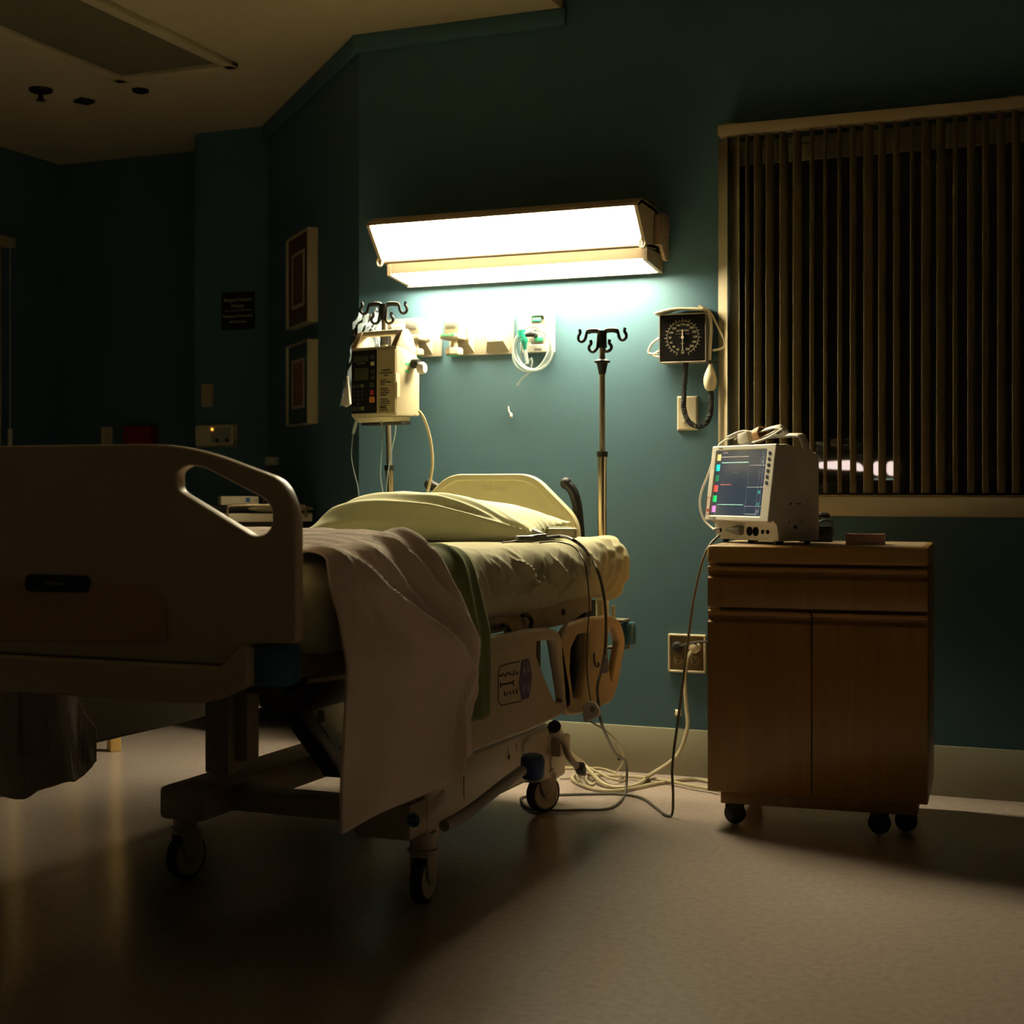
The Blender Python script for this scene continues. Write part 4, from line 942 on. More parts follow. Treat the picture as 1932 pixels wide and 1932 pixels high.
P = [aZ(a, c, .834) for a, c in ((1018, 1024), (1040, 1022), (1062, 1024))] + [aX(a, c, x) for a, c, x in ((1085, 1034, -1.41), (1103, 1062, -1.38), (1110, 1110, -1.366), (1112, 1150, -1.364), (1109, 1185, -1.360), (1107, 1235, -1.36), (1109, 1285, -1.36), (1115, 1325, -1.36))]
MB().tube(P, .0021, seg=6).build('cord', CORDG, cc)
q = aX(1118, 1338, -1.357)
PY_ = 3.835
m = MB(); m.slab(rnd(P2Y([(1100, 1330), (1108, 1322), (1122, 1324), (1132, 1336), (1134, 1350), (1118, 1358), (1102, 1364)], PY_), .01), [], .014, .005, planeY(PY_ + .007), None, 3); m.build('puck', mat('milky_plastic', (.85, .78, .68), .35, var=.05), cc)
q = aY(1118, 1338, PY_ - .007); MB().cyl(q, q + V((0, -.002, 0)), .007, seg=14).build('puck_button', GREY, cc)
P = [aX(a, c, -1.362) for a, c in ((1112, 1358), (1122, 1366))] + [aY(a, c, y) for a, c, y in ((1145, 1380, 4.3), (1166, 1402, 4.45), (1176, 1425, 4.55), (1174, 1440, 4.58))] + [FZ(1163, 1455), FZ(1145, 1462), FZ(1110, 1452), FZ(1082, 1448), FZ(1066, 1447)]
MB().tube(P, .0030, seg=7).build('tail_cord', CORDB, cc)
# ------------------------------------------------------------------ drip poles
def pole(x, y, ztop, zcol, label, lean, rot, rlow=.0145, zbase=.545):
    t = thing('drip_pole', label, 'drip pole', (x, y, zbase), 0, 'drip poles at the bed head')
    ax = lambda z: V((x + lean * (z - .56), y, z))
    MB().cyl(ax(zbase), ax(zcol), rlow, seg=20).cyl(ax(zcol - .004), ax(zcol + .004), rlow + .002, seg=20, m=None).build('lower_tube', CHROME, t)
    MB().cyl(ax(zcol + .003), ax(ztop - .02), .0095, seg=18).build('upper_tube', STEELD, t)
    MB().cyl(ax(zcol - .012), ax(zcol + .005), rlow + .0035, seg=20).build('collar', BLK, t)
    a = ax(ztop - .105)
    MB().lathe([(0, -.030), (.0105, -.030), (.018, .006), (.026, .009), (.026, .013), (.012, .019), (0, .019)], a, seg=24).build('drip_flange', BLK, t)
    b = MB(); c = ax(ztop); b.cyl(c + V((0, 0, -.05)), c + V((0, 0, .004)), .0155, .0145, seg=18)
    cr, sr = math.cos(rot), math.sin(rot)
    s = 1.08 * 4.75 / 2786 / 16.1
    outer = [(70, -10), (100, -70), (180, -110), (330, -120), (430, -95), (470, 10), (490, 100), (545, 175), (620, 190), (690, 140), (705, 60), (680, 0), (650, -50), (655, -110), (672, -150)]
    inner = [(75, -20), (95, 60), (95, 260), (105, 400), (150, 480), (210, 505), (280, 480), (325, 420), (320, 350), (280, 300), (265, 250), (280, 180)]
    for sg in (1, -1):
        for k, (pl, dy) in enumerate(((outer, 0), (inner, -.02))):
            P = []
            for i, (u, w) in enumerate(pl):
                lx = sg * u * s; ly = (dy * min(1, i / 4) if k else 0)
                P.append(c + V((lx * cr - ly * sr, lx * sr + ly * cr, -w * s - .006)))
            b.tube(P, .0050, seg=8, n=4)
        # web of the main arm
        P = [c + V((sg * u * s * cr, sg * u * s * sr, -w * s - .006)) for u, w in ((80, -40), (130, -85), (230, -95), (330, -95), (420, -70))]
        b.tube(P, .0078, seg=8, n=3)
    b.build('hook_head', BLK, t)
    return t
pole(-1.524, 4.45, 1.468, 1.083, 'empty steel drip pole with black hooks at the right corner of the bed head', -.0, R(0))
pole(-2.262, 4.45, 1.590, 1.044, 'drip pole at the left corner of the bed head carrying the infusion pump', -.04, R(14), .0140)
# ------------------------------------------------------------------ infusion pump
PX, PY, PZ, PRZ = -2.172, 4.285, 1.206, R(-13.5)
pu = thing('infusion_pump', 'boxy beige infusion pump with a black keypad clamped on the left drip pole', 'infusion pump', (PX, PY, PZ), PRZ)
PW, PD, PH = .198, .120, .232
K = dict(local=True)
m = MB()
prof = [(0, 0), (PD, .004), (PD, PH - .05), (PD - .02, PH - .02), (.012, PH), (0, PH - .004)]
def extx(poly, x0, x1, mb, bev=0, mm=None):
    t = MB(); extr(poly, x0, x1, t)
    if bev: bmesh.ops.bevel(t.b, geom=t.b.edges[:], offset=bev, segments=2, affect='EDGES', profile=.5)
    mb.join(t.b, mm)
extx(prof, -PW, 0, m, .006); m.build('pump_body', BEIGE, pu, **K)
m = MB(); extx([(.002, 0), (PD - .02, .002), (PD - .03, -.014), (.02, -.016)], -PW + .006, -.02, m, .004); m.build('pump_foot', BEIGE, pu, **K)
# carrying handle
m = MB()
for xa in (-PW, -.022):
    extx([(.004, PH - .004), (.038, PH + .052), (.060, PH + .056), (.085, PH + .035), (.110, PH - .03), (.05, PH - .01)], xa, xa + .022, m, .004)
m.box((-PW / 2, .050, PH + .046), (PW - .03, .026, .018), bev=.005)
m.build('handle', BEIGE, pu, **K)
for xa in (-PW - .0005, -.0225):
    m = MB(); m.box((xa + .0115, .0185, PH + .024), (.0225, .004, .064), rot=(R(-31), 0, 0), bev=.001); m.build('handle_strip', TAN, pu, **K)
lf = frame((0, 0, 0), (1, 0, 0), (0, -1, 0))
def lp(mb, pts, y, th, mm=None, r=.002): mb.slab(rnd(pts, r), [], th, min(.001, th * .4), lf @ M.Translation((0, 0, -y)), mm)
m = MB(); lp(m, rect(-PW + .006, .012, -.083, PH - .012), 0, .003); kp = m.build('keypad_panel', BLK, pu, **K)
m = MB(); lp(m, rect(-PW + .016, PH - .050, -.118, PH - .030), -.003, .001); lp(m, rect(-PW + .020, PH - .110, -.118, PH - .070), -.003, .001); m.build('display', mat('dull_lcd', (.065, .06, .03), .3, var=.05), kp, **K)
def key(x, z, w_, h, mm, nm='key'):
    m = MB(); lp(m, rect(x - w_ / 2, z - h / 2, x + w_ / 2, z + h / 2), -.003, .0025, None, .003); m.build(nm, mm, kp, **K)
DKEY = mat('dark_key', (.05, .048, .04), .5, var=.03); GKEY = mat('olive_key', (.10, .16, .03), .5, var=.03)
for z, mm in ((PH - .036, DKEY), (PH - .058, BEIGE), (PH - .083, DKEY), (PH - .104, DKEY)): key(-.099, z, .015, .013, mm)
key(-.102, PH - .127, .018, .016, DKEY); key(-.102, PH - .152, .014, .017, RED, 'stop_key'); key(-.101, PH - .176, .022, .019, ORANGE, 'alarm_key')
for zz in (PH - .129, PH - .203):
    for i, mm in enumerate((DKEY, DKEY, GKEY)): key(-.180 + i * .018, zz, .013, .012, mm)
m = MB()
rows = ['789', '456', '123', ' 0 ']
for r_, row in enumerate(rows):
    for i, ch in enumerate(row):
        if ch != ' ': m.text(ch, .008, lf @ M.Translation((-.180 + i * .018, PH - .146 - r_ * .0145, .0032)), ext=.0002)
m.text('VOL  RATE  TIME', .0048, lf @ M.Translation((-.150, PH - .055, .0032)), ext=.0002)
m.build('key_lettering', GREY, kp, **K)
m = MB(); lp(m, rect(-.076, .010, -.002, PH - .014), 0, .004); dr_ = m.build('pump_door', mat('darker_beige', (.52, .41, .22), .45, var=.03), pu, **K)  # door in a darker beige than the pump body
m = MB(); tx = lambda s, x, z, sz, al='CENTER': m.text(s, sz, lf @ M.Translation((x, z, .0045)), INK, .0002, al, .00025)
for i, s_ in enumerate(('TO PREVENT', 'UNCONTROLLED', 'FLOW')): tx(s_, -.040, .150 - i * .0085, .0068)
zz = .118
for blk in (('CLAMP SET', 'BEFORE OPENING', 'DOOR'), ('REMOVE SET', 'TO PURGE AIR', 'FROM TUBING', 'PROPERLY'), ('KEEP DOOR', 'CLOSED WHEN', 'NOT IN USE OR', 'TO STORE', 'THE PUMP')):
    for s_ in blk: tx(s_, -.064, zz, .0056, 'LEFT'); zz -= .0072
    zz -= .006
tx('Baxter', -.068, .030, .0085, 'LEFT'); tx('Flo-Gard 6201', -.068, .020, .006, 'LEFT')
m.build('door_lettering', INK, dr_, **K)
m = MB(); m.slab(rnd([(.0, .060), (.016, .060), (.016, .130), (.010, .138), (-.006, .136), (-.006, .112), (0, .108)], .003), [], .010, .002, frame((0, -.006, 0), (0, 1, 0), (1, 0, 0)) @ M.Translation((0, 0, -.002))); m.build('door_latch', CREAM, pu, **K)
MB().cyl((-.002, .085, .175), (.022, .09, .175), .016, seg=20).build('clamp_collar', BLK, pu, **K)
MB().lathe([(0, 0), (.017, 0), (.020, .006), (.020, .018), (.016, .024), (0, .024)], (.018, .092, .160), (1, .2, 0), seg=12).build('clamp_knob', WHITEP, pu, **K)
for zz in (.172, .148): MB().box((.0008, .055, zz), (.001, .022, .007)).build('green_mark', GREEN, pu, **K)
m = MB(); m.box((-.155, .07, -.020), (.075, .05, .010), bev=.002); m.box((-.055, .07, -.020), (.075, .05, .010), bev=.002); m.build('rubber_pad', BLKR, pu, **K)
MB().box((-.10, PD + .014, .13), (.05, .03, .07), bev=.004).build('pole_clamp', STEELD, pu, **K)
pc = MB(); pp = [aY(*q, y_) for q, y_ in (((790, 775), 4.38), ((800, 790), 4.40), ((811, 825), 4.43), ((816, 870), 4.44), ((812, 905), 4.445), ((800, 960), 4.46), ((795, 1020), 4.48))]
pc.tube(pp, .0050, seg=8)
tag(pc.build('pump_cable', CORDB, loc=pp[0]), 'beige cord hanging from the back of the infusion pump past the left push handle', 'cable')
# drip bag behind the pump
bag = thing('drip_bag', 'clear drip bag hanging from the left drip pole, mostly behind the infusion pump', 'drip bag', (-2.39, 4.47, 1.24))
m = MB()
def bagp(u, v, s):
    a = u * 2 - 1; z = 1.262 + v * .311; w_ = .060 * (1 - .10 * (v > .9)); 
    lean = -.060 * (1 - v) - .004
    th = .020 * (1 - a ** 4) * math.sin(PI * min(1, v * .95 + .04)) ** .7
    return V((-2.384 + lean + a * w_, 4.515 + s * th + .012 * noise.noise(V((a * 3.5, v * 9, 1))), z + .012 * a * a * (v - .5)))
m.grid(lambda u, v: bagp(u, v, 1), 24, 40); m.grid(lambda u, v: bagp(u, v, -1), 24, 40)
for vv in (.62, .74, .86): m.tube([bagp(u_ / 10, vv + .02 * math.sin(u_), -1) for u_ in range(1, 10)], .0012, seg=5)
m.build('bag', BAGM, bag)
MB().tube([V((-2.372, 4.49, 1.52)), V((-2.350, 4.487, 1.49)), V((-2.335, 4.485, 1.43)), V((-2.33, 4.485, 1.30))], .003, seg=8).build('inner_line', WHITEP, bag)
MB().tube([V((-2.352, 4.512, 1.560)), V((-2.358, 4.49, 1.575)), V((-2.345, 4.475, 1.585)), V((-2.335, 4.462, 1.575))], .0018, seg=6).build('hanging_loop', WHITEP, bag)
m = MB(); m.slab(rnd(P2Y([(647, 764), (655, 769), (664, 762), (658, 708)], 4.48), .004), [], .012, .004, planeY(4.48)); m.build('port', WHITEP, bag)
iv = thing('drip_line', 'thin clear drip line with a chamber hanging left of the pump', 'drip line', aY(668, 800, 4.34))
MB().cyl(aY(673, 792, 4.34), aY(666, 818, 4.34), .0068, .0058, seg=14).build('drip_chamber', CLEART, iv)
MB().tube([aY(a, c, 4.34) for a, c in ((666, 817), (664, 840), (663, 862), (668, 890), (676, 925), (678, 990))], .0017, seg=6).build('tube', CLEART, iv)
iv2 = MB().tube([aY(a, c, 4.32) for a, c in ((718, 789), (722, 820), (719, 870), (718, 900), (722, 928), (724, 960))], .0022, seg=6)
tag(iv2.build('drip_line', CLEART, loc=aY(718, 789, 4.32)), 'clear tube hanging below the middle of the infusion pump', 'drip line')
iv3 = MB().tube([aY(a, c, 4.42) for a, c in ((746, 790), (746, 815), (738, 855), (731, 900), (728, 935), (727, 965))], .0020, seg=6)
tag(iv3.build('drip_line', CLEART, loc=aY(746, 790, 4.42)), 'clear tube that crosses the left drip pole below the pump', 'drip line')
# ------------------------------------------------------------------ bedside cabinet
cab = thing('bedside_cabinet', 'wooden bedside cabinet on black casters with one drawer over two doors', 'cabinet', (-1.0964, 4.145, 0), R(4.4))
CW, CDp = .609, .440
MB().box((CW / 2, CDp / 2 + .004, .43), (CW, CDp - .008, .655), bev=.004).build('carcass', OAK, cab, **K)
m = MB(); m.box((CW / 2, CDp / 2 - .008, .782), (CW + .004, CDp + .020, .052), bev=.010, seg=4); tp = m.build('top', OAKH, cab, **K)
MB().box((CW / 2, CDp / 2 - .008, .8078), (CW - .030, CDp - .014, .0016)).build('top_inlay', LAMINATE, tp, **K)
def front(x0, x1, z0, z1, nm):
    m = MB()
    extx([(0, z0), (0, z1), (-.016, z1), (-.020, z1 - .004), (-.020, z1 - .010), (-.016, z1 - .013), (-.006, z1 - .015), (-.004, z1 - .022), (-.008, z1 - .029), (-.016, z1 - .032), (-.020, z1 - .036), (-.020, z0 + .003), (-.017, z0)], x0, x1, m)
    d = m.build(nm, OAK, cab, angle=50, **K)
    m = MB(); m.box(((x0 + x1) / 2, -.013, z1 - .0065), (x1 - x0 - .001, .015, .0122), bev=.003); m.build('finger_rail', OAKH, d, **K)
    return d
front(.001, CW - .001, .631, .748, 'drawer')
front(.001, .293, .104, .622, 'door'); front(.297, CW - .001, .104, .622, 'door')
MB().box((CW / 2, CDp / 2, .083), (CW - .06, CDp - .05, .042), bev=.003).build('plinth', OAK, cab, **K)
for x, y in ((.068, .05), (.475, .045), (.545, .10), (.068, .38)):
    m = MB(); m.lathe([(0, -.016), (.022, -.016), (.030, -.010), (.032, 0), (.030, .010), (.022, .016), (0, .016)], (x, y, .032), (.30, 1, 0), seg=24).cyl((x, y, .04), (x, y, .066), .012, seg=12).box((x, y, .055), (.05, .05, .012), bev=.003); m.build('caster', BLKR, cab, **K)
# ------------------------------------------------------------------ patient monitor
MZ = .8088
mo = thing('patient_monitor', 'white patient monitor with a lit dark blue screen standing on the wooden cabinet', 'monitor', (-.9055, 4.191, MZ), R(-40))
MWd, MD = .308, .150
m = MB()
extx([(0, .010), (MD, .010), (MD, .250), (MD - .010, .266), (MD - .07, .272), (.052, .284), (.030, .290), (.004, .288), (-.022, .068), (.0, .060)], -MWd + .004, -.0, m, .004)
m.build('monitor_case', WHITEP, mo, **K)
for x in (-MWd + .03, -MWd / 2, -.03):
    for y in (.02, MD - .02): MB().cyl((x, y, 0), (x, y, .012), .009, seg=12).build('foot', BLKR, mo, **K)
BZ = frame((0, -.030, .064), (1, 0, 0), (0, -.9913, .1316))            # tilted bezel: x right, y up
m = MB(); m.slab(rnd(rect(-MWd - .002, 0, .004, .2275), .006), [rnd(rect(-.284, .017, -.038, .211), .002)], .014, .004, BZ @ M.Translation((0, 0, -.006)), None, 3)
bz = m.build('bezel', WHITEP, mo, **K)
m = MB(); m.slab(rect(-.288, .013, -.034, .215), [], .004, .0005, BZ @ M.Translation((0, 0, -.003))); sc = m.build('screen', SCREEN, mo, **K)
def sxy(u, v): return (-.284 + .246 * u, .211 - .194 * v)
def tab(u0, v0, u1, v1, mm, nm):
    m = MB(); a = sxy(u0, v0); c = sxy(u1, v1); m.slab(rect(a[0], c[1], c[0], a[1]), [], .0006, .0001, BZ @ M.Translation((0, 0, .001))); m.build(nm, mm, sc, **K)
for v, nm, c_, s_ in ((.045, 'yellow', (1, .75, .25), .85), (.205, 'cyan', (.02, .75, .70), .9), (.37, 'dark_green', (.02, .25, .12), .6), (.53, 'red', (1, .10, .08), .9), (.69, 'green', (.02, .75, .18), .8), (.85, 'magenta', (.85, .30, .75), .85)):
    tab(0, v, .065, v + .10, glow(nm + '_glow', c_, s_), nm + '_tab')
GT = glow('teal_trace', (.04, .35, .28), .9); GP = glow('pale_trace', (.6, .5, .42), .45); GR_ = glow('red_trace', (.6, .12, .12), .5); GW = glow('white_trace', (.5, .5, .55), .22)
def trace(u0, u1, v, amp, mm, w_=.0007, nm='trace', step=60):
    m = MB(); P = []
    for i in range(step + 1):
        u = u0 + (u1 - u0) * i / step; x, y = sxy(u, v + amp * random.uniform(-1, 1)); P.append(BZ @ V((x, y, .0015)))
    m.tube(P, w_, seg=4, smooth=False); m.build(nm, mm, sc, **K)
trace(.08, .63, .09, 0, GP); trace(.10, .64, .18, .002, GT, .001); trace(.12, .34, .52, .006, GR_, .001); trace(.1, .62, .83, .001, GT, .0008)
for a, c in (((.66, .23), (1, .23)), ((.66, .56), (1, .56)), ((.64, .85), (1, .85)), ((.66, .97), (.9, .97)), ((.66, .23), (.66, .97)), ((.87, .12), (.87, .98)), ((.93, .12), (.93, .98))):
    m = MB(); m.tube([BZ @ V((*sxy(*a), .0014)), BZ @ V((*sxy(*c), .0014))], .0004, seg=4, smooth=False); m.build('grid_line', GW, sc, **K)
m = MB()
for s_, u, v, z_, mm in (('1', .90, .06, .010, GW), ('x1', .92, .10, .008, GW), ('72', .91, .185, .013, GW), ('- -', .90, .34, .010, GW), ('- -', .90, .42, .010, GR_), ('- -', .90, .48, .010, GR_), ('98', .90, .64, .014, GT), ('12', .90, .82, .013, GT), ('37', .90, .93, .012, GW), ('- - - -', .40, .33, .008, GW), ('ALARMS', .15, .025, .007, GP)):
    x, y = sxy(u, v); m.text(s_, z_, BZ @ M.Translation((x, y, .0016)), mm, .0002)
m.build('screen_lettering', None, sc, **K)
for i in range(6):
    c = BZ @ V((-.021 - i * .0004, .200 - i * .0172, .008)); m = MB(); m.cyl(c, c + V((0, -.002, 0)), .0055, seg=16); m.build('soft_button', mat('navy_key', (.03, .05, .14), .4, var=0) if i == 0 else MATS['navy_key'], bz, **K)
m = MB(); m.text('Datex', .009, BZ @ M.Translation((-.275, .220, .0083)), GREY, .0002, 'LEFT'); m.text('PM 8060', .0095, BZ @ M.Translation((-.285, .008, .0083)), GREY, .0002, 'LEFT')
m.build('bezel_lettering', None, bz, **K)
m = MB(); m.slab(rect(-.307, .018, -.288, .072), [rect(-.3058, .0192, -.2892, .0708)], .0006, .0001, BZ @ M.Translation((0, 0, .008))); m.build('sticker_border', RED, bz, **K)
m = MB(); m.cyl(BZ @ V((-.297, .032, .008)), BZ @ V((-.297, .032, .0088)), .005, seg=14, m=RED); m.build('sticker_dot', RED, bz, **K)
for x, r_, nm in ((-.133, .0135, 'port'), (-.103, .0135, 'port'), (-.070, .0062, 'port'), (-.046, .0062, 'port'), (-.278, .006, 'port')):
    MB().cyl((x, .004, .036), (x, -.0022, .036), r_, seg=24).build(nm, HOLE, mo, **K)
m = MB()
for x in (-.262, -.232, -.195, -.16, -.133, -.103, -.070, -.046): m.text('-o-', .006, lf @ M.Translation((x, .018, .0006)), None, .0002)
m.build('port_lettering', GREY, mo, **K)
m = MB(); m.lathe([(0, -.0), (.014, 0), (.0145, .018), (.011, .030), (.0055, .052), (.004, .060), (0, .06)], (-.160, -.010, .038), (-.97, -.22, .03), seg=18); m.build('lead_plug', mat('dark_grey_plug', (.16, .145, .125), .5, var=.04), mo, **K)
m = MB()
for y, z, r_ in ((.045, .118, .003), (.068, .118, .002), (.078, .118, .003), (.04, .066, .002), (.085, .066, .002), (.062, .050, .005)): m.cyl((-.001, y, z), (.0015, y, z), r_, seg=10)
m.build('side_screw_hole', BLK, mo, **K)
m = MB(); m.tube([(-.30, .105, .262), (-.297, .100, .295), (-.280, .098, .314), (-.15, .098, .317), (-.035, .098, .317), (-.014, .099, .310), (-.006, .102, .290), (-.004, .106, .266)], .014, seg=12, flat=.45); m.build('handle', WHITEP, mo, **K)
# the coiled sensor lead on top of the monitor
cb = thing('sensor_lead', 'coiled white sensor lead bound with brown tape on top of the monitor', 'cable', (-1.02, 4.30, MZ + .29))
X = M.Translation((-.9055, 4.191, MZ)) @ M.Rotation(R(-40), 4, 'Z')
T = lambda *p: X @ V(p)
m = MB(); m.box(T(-.205, .050, .315), (.055, .050, .036), rot=(R(5), R(-8), R(-40)), bev=.008); m.build('sensor_clip', WHITEP, cb)
m = MB(); m.lathe([(.016, -.013), (.022, -.013), (.023, 0), (.022, .013), (.016, .013), (.016, -.013)], T(-.150, .050, .322), X.to_3x3() @ V((1, .1, .25)), seg=24); m.build('tape', TAPE, cb)
m = MB()
for k in range(5):
    o_ = .005 * k - .01
    m.tube([T(-.27 + .01 * k, .03 + o_, .318 - .004 * k), T(-.21, .04 + o_, .334 - .003 * k), T(-.15, .05 + o_, .328 + .002 * k), T(-.08, .055 + o_, .338 + .002 * k), T(-.045 - .006 * k, .06 + o_, .332 + .003 * k), T(-.06, .07 + o_, .322), T(-.13, .06, .312)], .0030, seg=7)
m.tube([T(-.17, .04, .305), T(-.10, .045, .320), T(-.05, .05, .340)], .0032, seg=7); m.tube([T(-.16, .03, .298), T(-.09, .035, .312), T(-.03, .04, .336)], .0026, seg=7)
m.tube([T(-.24, .03, .320), T(-.29, .02, .306), T(-.312, .012, .285)] + [aY(a, c, y) for a, c, y in ((1344, 872, 4.42), (1335, 898, 4.425), (1323, 930, 4.43), (1321, 957, 4.43), (1329, 982, 4.42), (1346, 998, 4.40))] + [T(-.29, -.012, .040), T(-.276, -.004, .036)], .0034, seg=8)
m.build('lead', WHITEP, cb)
# small things on the cabinet
p = aZ(1545, 1024, .8088); q = aZ(1567, 1023, .8088)
ad = thing('power_adapter', 'black power adapter with loose leads behind the monitor on the cabinet', 'adapter', (q.x - .05, q.y + .03, .8088))
MB().box((q.x - .05, q.y + .035, .8088 + .024), (.10, .06, .048), rot=(0, 0, R(4.4)), bev=.004).build('adapter_body', BLK, ad)
MB().tube([V((q.x - .06, q.y + .04, .855)), V((q.x - .03, q.y + .03, .874)), V((q.x - .005, q.y + .03, .872)), V((q.x + .0, q.y + .04, .860))], .0025, seg=7).tube([V((q.x - .09, q.y + .05, .880)), V((q.x - .04, q.y + .05, .890)), V((q.x - .012, q.y + .05, .886))], [.006, .006, .009, .009, .006], seg=8).build('lead', CORDK, ad)
a = aZ(1598, 1028, .8088); c = aZ(1662, 1028, .8088)
tt = thing('tissue_box', 'small pinkish tissue carton lettered on its side, right of the monitor', 'tissue box', ((a.x + c.x) / 2, (a.y + c.y) / 2 + .03, .8088), R(4.4))
w_ = (c - a).length + .004
m = MB(); m.box((0, 0, .0155), (w_ + .006, .066, .031), bev=.002); m.build('carton', PINKC, tt, **K)
m = MB(); m.slab(rnd(rect(-w_ * .28, -.016, w_ * .28, .016), .015), [], .0006, .0002, M.Translation((0, 0, .0308))); m.build('opening', mat('dark_slot', (.10, .05, .045), .8, var=0), tt, **K)
m = MB(); m.text('Scotties', .016, lf @ M.Translation((.004, .0155, .0333)) @ M.Shear('XZ', 4, (.25, 0)) if False else lf @ M.Translation((.004, .0155, .0333)), None, .0002); m.build('lettering', mat('pale_pink_print', (.72, .50, .44), .6, var=0), tt, **K)
# ------------------------------------------------------------------ cables on the floor
random.seed(3)
def floor_cord(pts, r, m_, label, zs=None):
    P = [FZ(a, c, (zs[i] if zs else r + .001)) for i, (a, c) in enumerate(pts)]
    return tag(MB().tube(P, r, seg=8, n=7).build('floor_cable', m_, loc=(P[0].x, P[0].y, 0)), label, 'cable')
floor_cord([(1380, 1488), (1336, 1474), (1300, 1470), (1240, 1478), (1180, 1490), (1140, 1492), (1105, 1484), (1084, 1474), (1080, 1466), (1095, 1461), (1140, 1463), (1200, 1466), (1262, 1474), (1300, 1482), (1345, 1490), (1390, 1500)], .0056, CORDB, 'thick beige cable looped on the floor between bed and cabinet', [.007] * 8 + [.012] * 8)
floor_cord([(1062, 1450), (1110, 1449), (1135, 1450), (1160, 1458), (1178, 1468), (1172, 1474), (1150, 1468), (1115, 1450), (1096, 1444), (1088, 1452), (1090, 1470), (1098, 1478)], .0038, CORDB, 'thin cream cable tangled on the floor near the black brake pedal', [.005] * 6 + [.02, .016, .018, .03, .02, .006])
floor_cord([(1096, 1444), (1104, 1448), (1118, 1462), (1122, 1475), (1116, 1481), (1106, 1470), (1112, 1458), (1130, 1456), (1128, 1462), (1100, 1463), (1070, 1468), (1056, 1468)], .0034, CORDB, 'small cream cable loop on the floor below the black brake pedal', [.03, .02, .006, .005, .005, .009, .012, .012, .010, .006, .005, .005])
# ------------------------------------------------------------------ left of the bed: cart with things on it
E0 = V((-3.00, 5.215, 0)); ed = V((-1, -1, 0)).normalized(); el = V((-1, 1, 0)).normalized()
ct = thing('medical_cart', 'grey rail-topped cart against the diagonal wall behind the bed', 'cart', E0 + ed * .2 + el * .3)
CX_ = frame(E0, -ed, -el)                                              # local x = towards the wall, z = out of the seen end
def cbox(mb, a0, a1, b0, b1, z0, z1, bev=.004):
    c = E0 + ed * ((a0 + a1) / 2) + el * ((b0 + b1) / 2) + V((0, 0, (z0 + z1) / 2)); mb.box(c, (a1 - a0, b1 - b0, z1 - z0), rot=(0, 0, math.atan2(ed.y, ed.x)), bev=bev); return mb
m = MB(); cbox(m, .02, .40, 0, .62, .838, .872); m.build('tray_top', CREAM, ct)
m = MB(); cbox(m, .05, .38, .03, .59, .12, .838, .01); m.build('cart_body', DARKM, ct)
RP = lambda a, b, z: E0 + ed * a + el * b + V((0, 0, z))
m = MB(); m.tube([RP(.365, -.006, .855), RP(.365, -.008, .893), RP(.355, -.008, .903), RP(.30, -.008, .905), RP(.12, -.008, .905), RP(.06, -.008, .903), RP(.05, -.008, .893), RP(.05, -.006, .855)], .0055, seg=10); m.build('rail', CHROME, ct)
for a in (.07, .36):
    for b in (.06, .56): MB().lathe([(0, -.014), (.05, -.014), (.058, 0), (.05, .014), (0, .014)], RP(a, b, .058), (1, 0, 0), seg=20).cyl(RP(a, b, .06), RP(a, b, .13), .012, seg=10).build('caster', BLKR, ct)
m = MB(); cbox(m, .16, .46, .03, .30, .8725, .905, .008); tag(m.build('binder', BLK, loc=RP(.3, .16, .8725)), 'black binder lying on the cart under the small white box', 'binder')
bx = thing('small_box', 'small white carton with a blue square on the black binder', 'box', RP(.30, .06, .9055))
m = MB(); cbox(m, .235, .385, .02, .10, .9055, .940, .002); m.build('carton', CREAM, bx)
m = MB(); m.slab(rect(-.0085, -.009, .0085, .009), [], .0008, .0002, frame(RP(.278, .0195, .926), -ed, -el)); m.build('blue_label', mat('royal_blue_print', (.02, .13, .40), .5, var=0), bx)
m = MB(); m.text('AMB', .009, frame(RP(.25, .0192, .924), -ed, -el), ext=.0003); m.build('lettering', GREY, bx)
m = MB()
def padf(u, v):
    a, b = u * 2 - 1, v * 2 - 1; k = max(0, (1 - a ** 4)) ** .5 * max(0, (1 - b ** 4)) ** .5
    return k
def pad(u, v, top): 
    k = padf(u, v); c = RP(.145 - .135 * (1 - 2 * u) * -1 * 1.0 + 0, .10 + .09 * (v * 2 - 1), 0); return V((c.x, c.y, .888 + (.016 if top else -.0145) * k + .003 * noise.noise(V((u * 5, v * 4, top)))))
m.grid(lambda u, v: pad(u * .98 + .01, v, 1), 24, 16); m.grid(lambda u, v: pad(u * .98 + .01, v, 0), 24, 16)
tag(m.build('folded_pad', CREAM, loc=RP(.14, .1, .8725), weld=.0008), 'pale folded pad on the cart beneath its rail', 'pad')
bo = thing('bottle', 'tall frosted bottle standing on the cart against the dark diagonal wall', 'bottle', RP(.10, .36, .8725))
m = MB(); m.lathe([(0, 0), (.046, 0), (.050, .006), (.050, .135), (.047, .15), (.030, .175), (.026, .185), (.026, .196), (0, .196)], RP(.10, .36, .8735), seg=28); m.build('bottle_body', BOTTLEM, bo)
MB().cyl(RP(.10, .36, 1.069), RP(.10, .36, 1.103), .030, .029, seg=24).build('bottle_cap', GREY, bo)
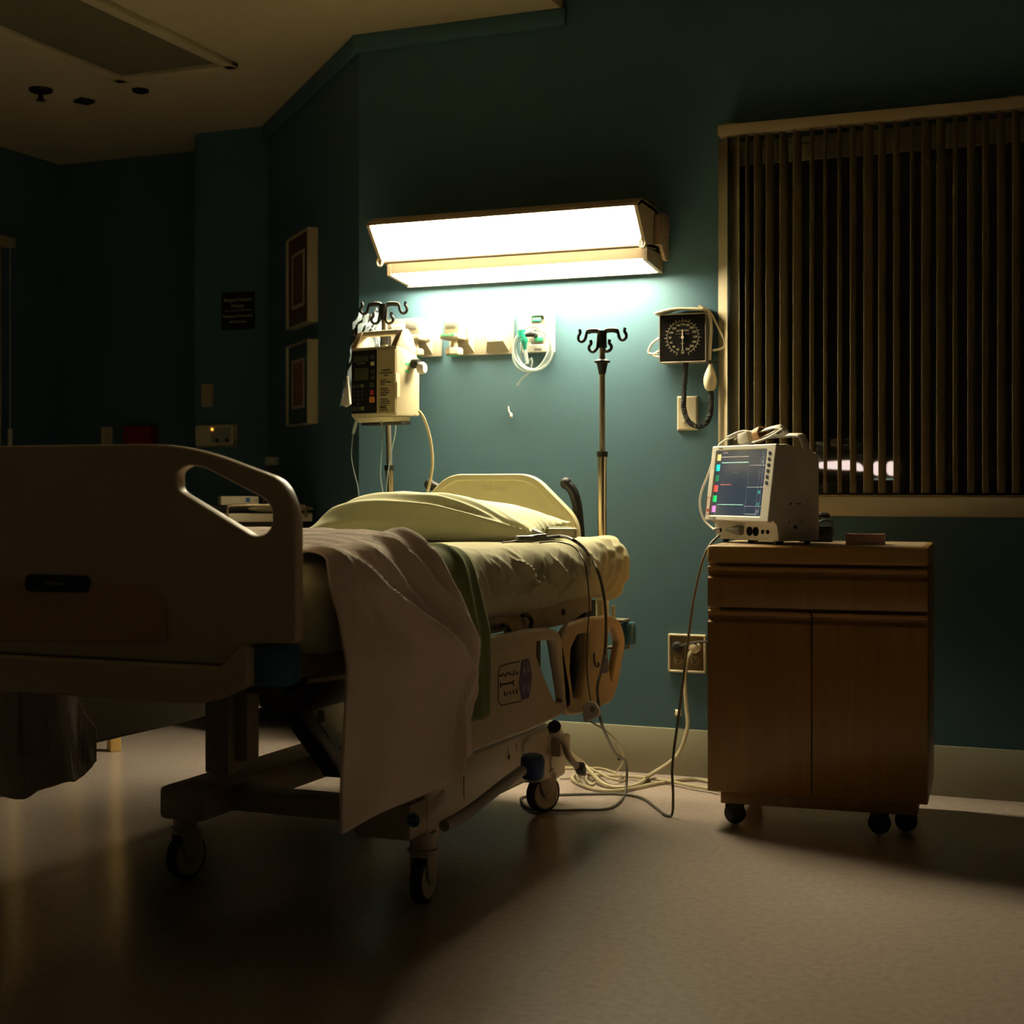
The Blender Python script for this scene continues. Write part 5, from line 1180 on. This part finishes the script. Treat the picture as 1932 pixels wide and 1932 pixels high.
# ------------------------------------------------------------------ chair beyond the bed
L1 = aZ(215, 1417, 0); L2 = aZ(137, 1390, 0)
u = (L2 - L1).normalized(); v = V((-u.y, u.x, 0))
if v.y > 0: v = -v
ch = thing('visitor_chair', 'visitor chair with pale wooden legs, only one foot showing beneath the bed', 'chair', L1 + u * .2 + v * .2)
sp_ = (L2 - L1).length
CP = lambda a, b, z: L1 + u * a + v * b + V((0, 0, z))
for a in (0, sp_):
    for b in (0, .38):
        m = MB(); m.box(CP(a, b, .30 if b == 0 else .42), (.042, .042, .60 if b == 0 else .84), rot=(0, 0, math.atan2(u.y, u.x)), bev=.005); m.build('leg', BEECH, ch)
rz_ = math.atan2(u.y, u.x)
MB().box(CP(sp_ / 2, .18, .42), (sp_ - .03, .38, .09), rot=(0, 0, rz_), bev=.02).build('seat', VINYL, ch)
MB().box(CP(sp_ / 2, .38, .68), (sp_ - .03, .06, .34), rot=(0, 0, rz_), bev=.02).build('backrest', VINYL, ch)
for a in (0, sp_): MB().box(CP(a, .18, .615), (.05, .42, .03), rot=(0, 0, rz_), bev=.008).build('armrest', BEECH, ch)
# ------------------------------------------------------------------ camera, light, world
cam = bpy.data.cameras.new('camera'); co = bpy.data.objects.new('camera', cam); COL.objects.link(co)
co.location = EYE; co.rotation_euler = (PI / 2, 0, TH)
cam.sensor_width = 36; cam.lens = 36 * F / 1932; cam.shift_y = -(966 - HY) / 1932; cam.clip_start = .02
cam.dof.use_dof = True; cam.dof.focus_distance = 4.0; cam.dof.aperture_fstop = 5.0
S.camera = co
wd = bpy.data.worlds.new('night'); S.world = wd; wd.use_nodes = True
wd.node_tree.nodes['Background'].inputs[0].default_value = (.60, .50, .27, 1); wd.node_tree.nodes['Background'].inputs[1].default_value = .009  # dim olive ambient fill, added to brighten the footboard front through the open back
vs = S.view_settings; vs.view_transform = 'Standard'; vs.look = 'None'; vs.exposure = .22; vs.gamma = 1; vs.use_curve_mapping = False
S.cycles.max_bounces = 8; S.cycles.diffuse_bounces = 2; S.cycles.glossy_bounces = 4; S.cycles.transparent_max_bounces = 16; S.cycles.transmission_bounces = 6
S.cycles.use_denoising = True; S.cycles.sample_clamp_indirect = 4
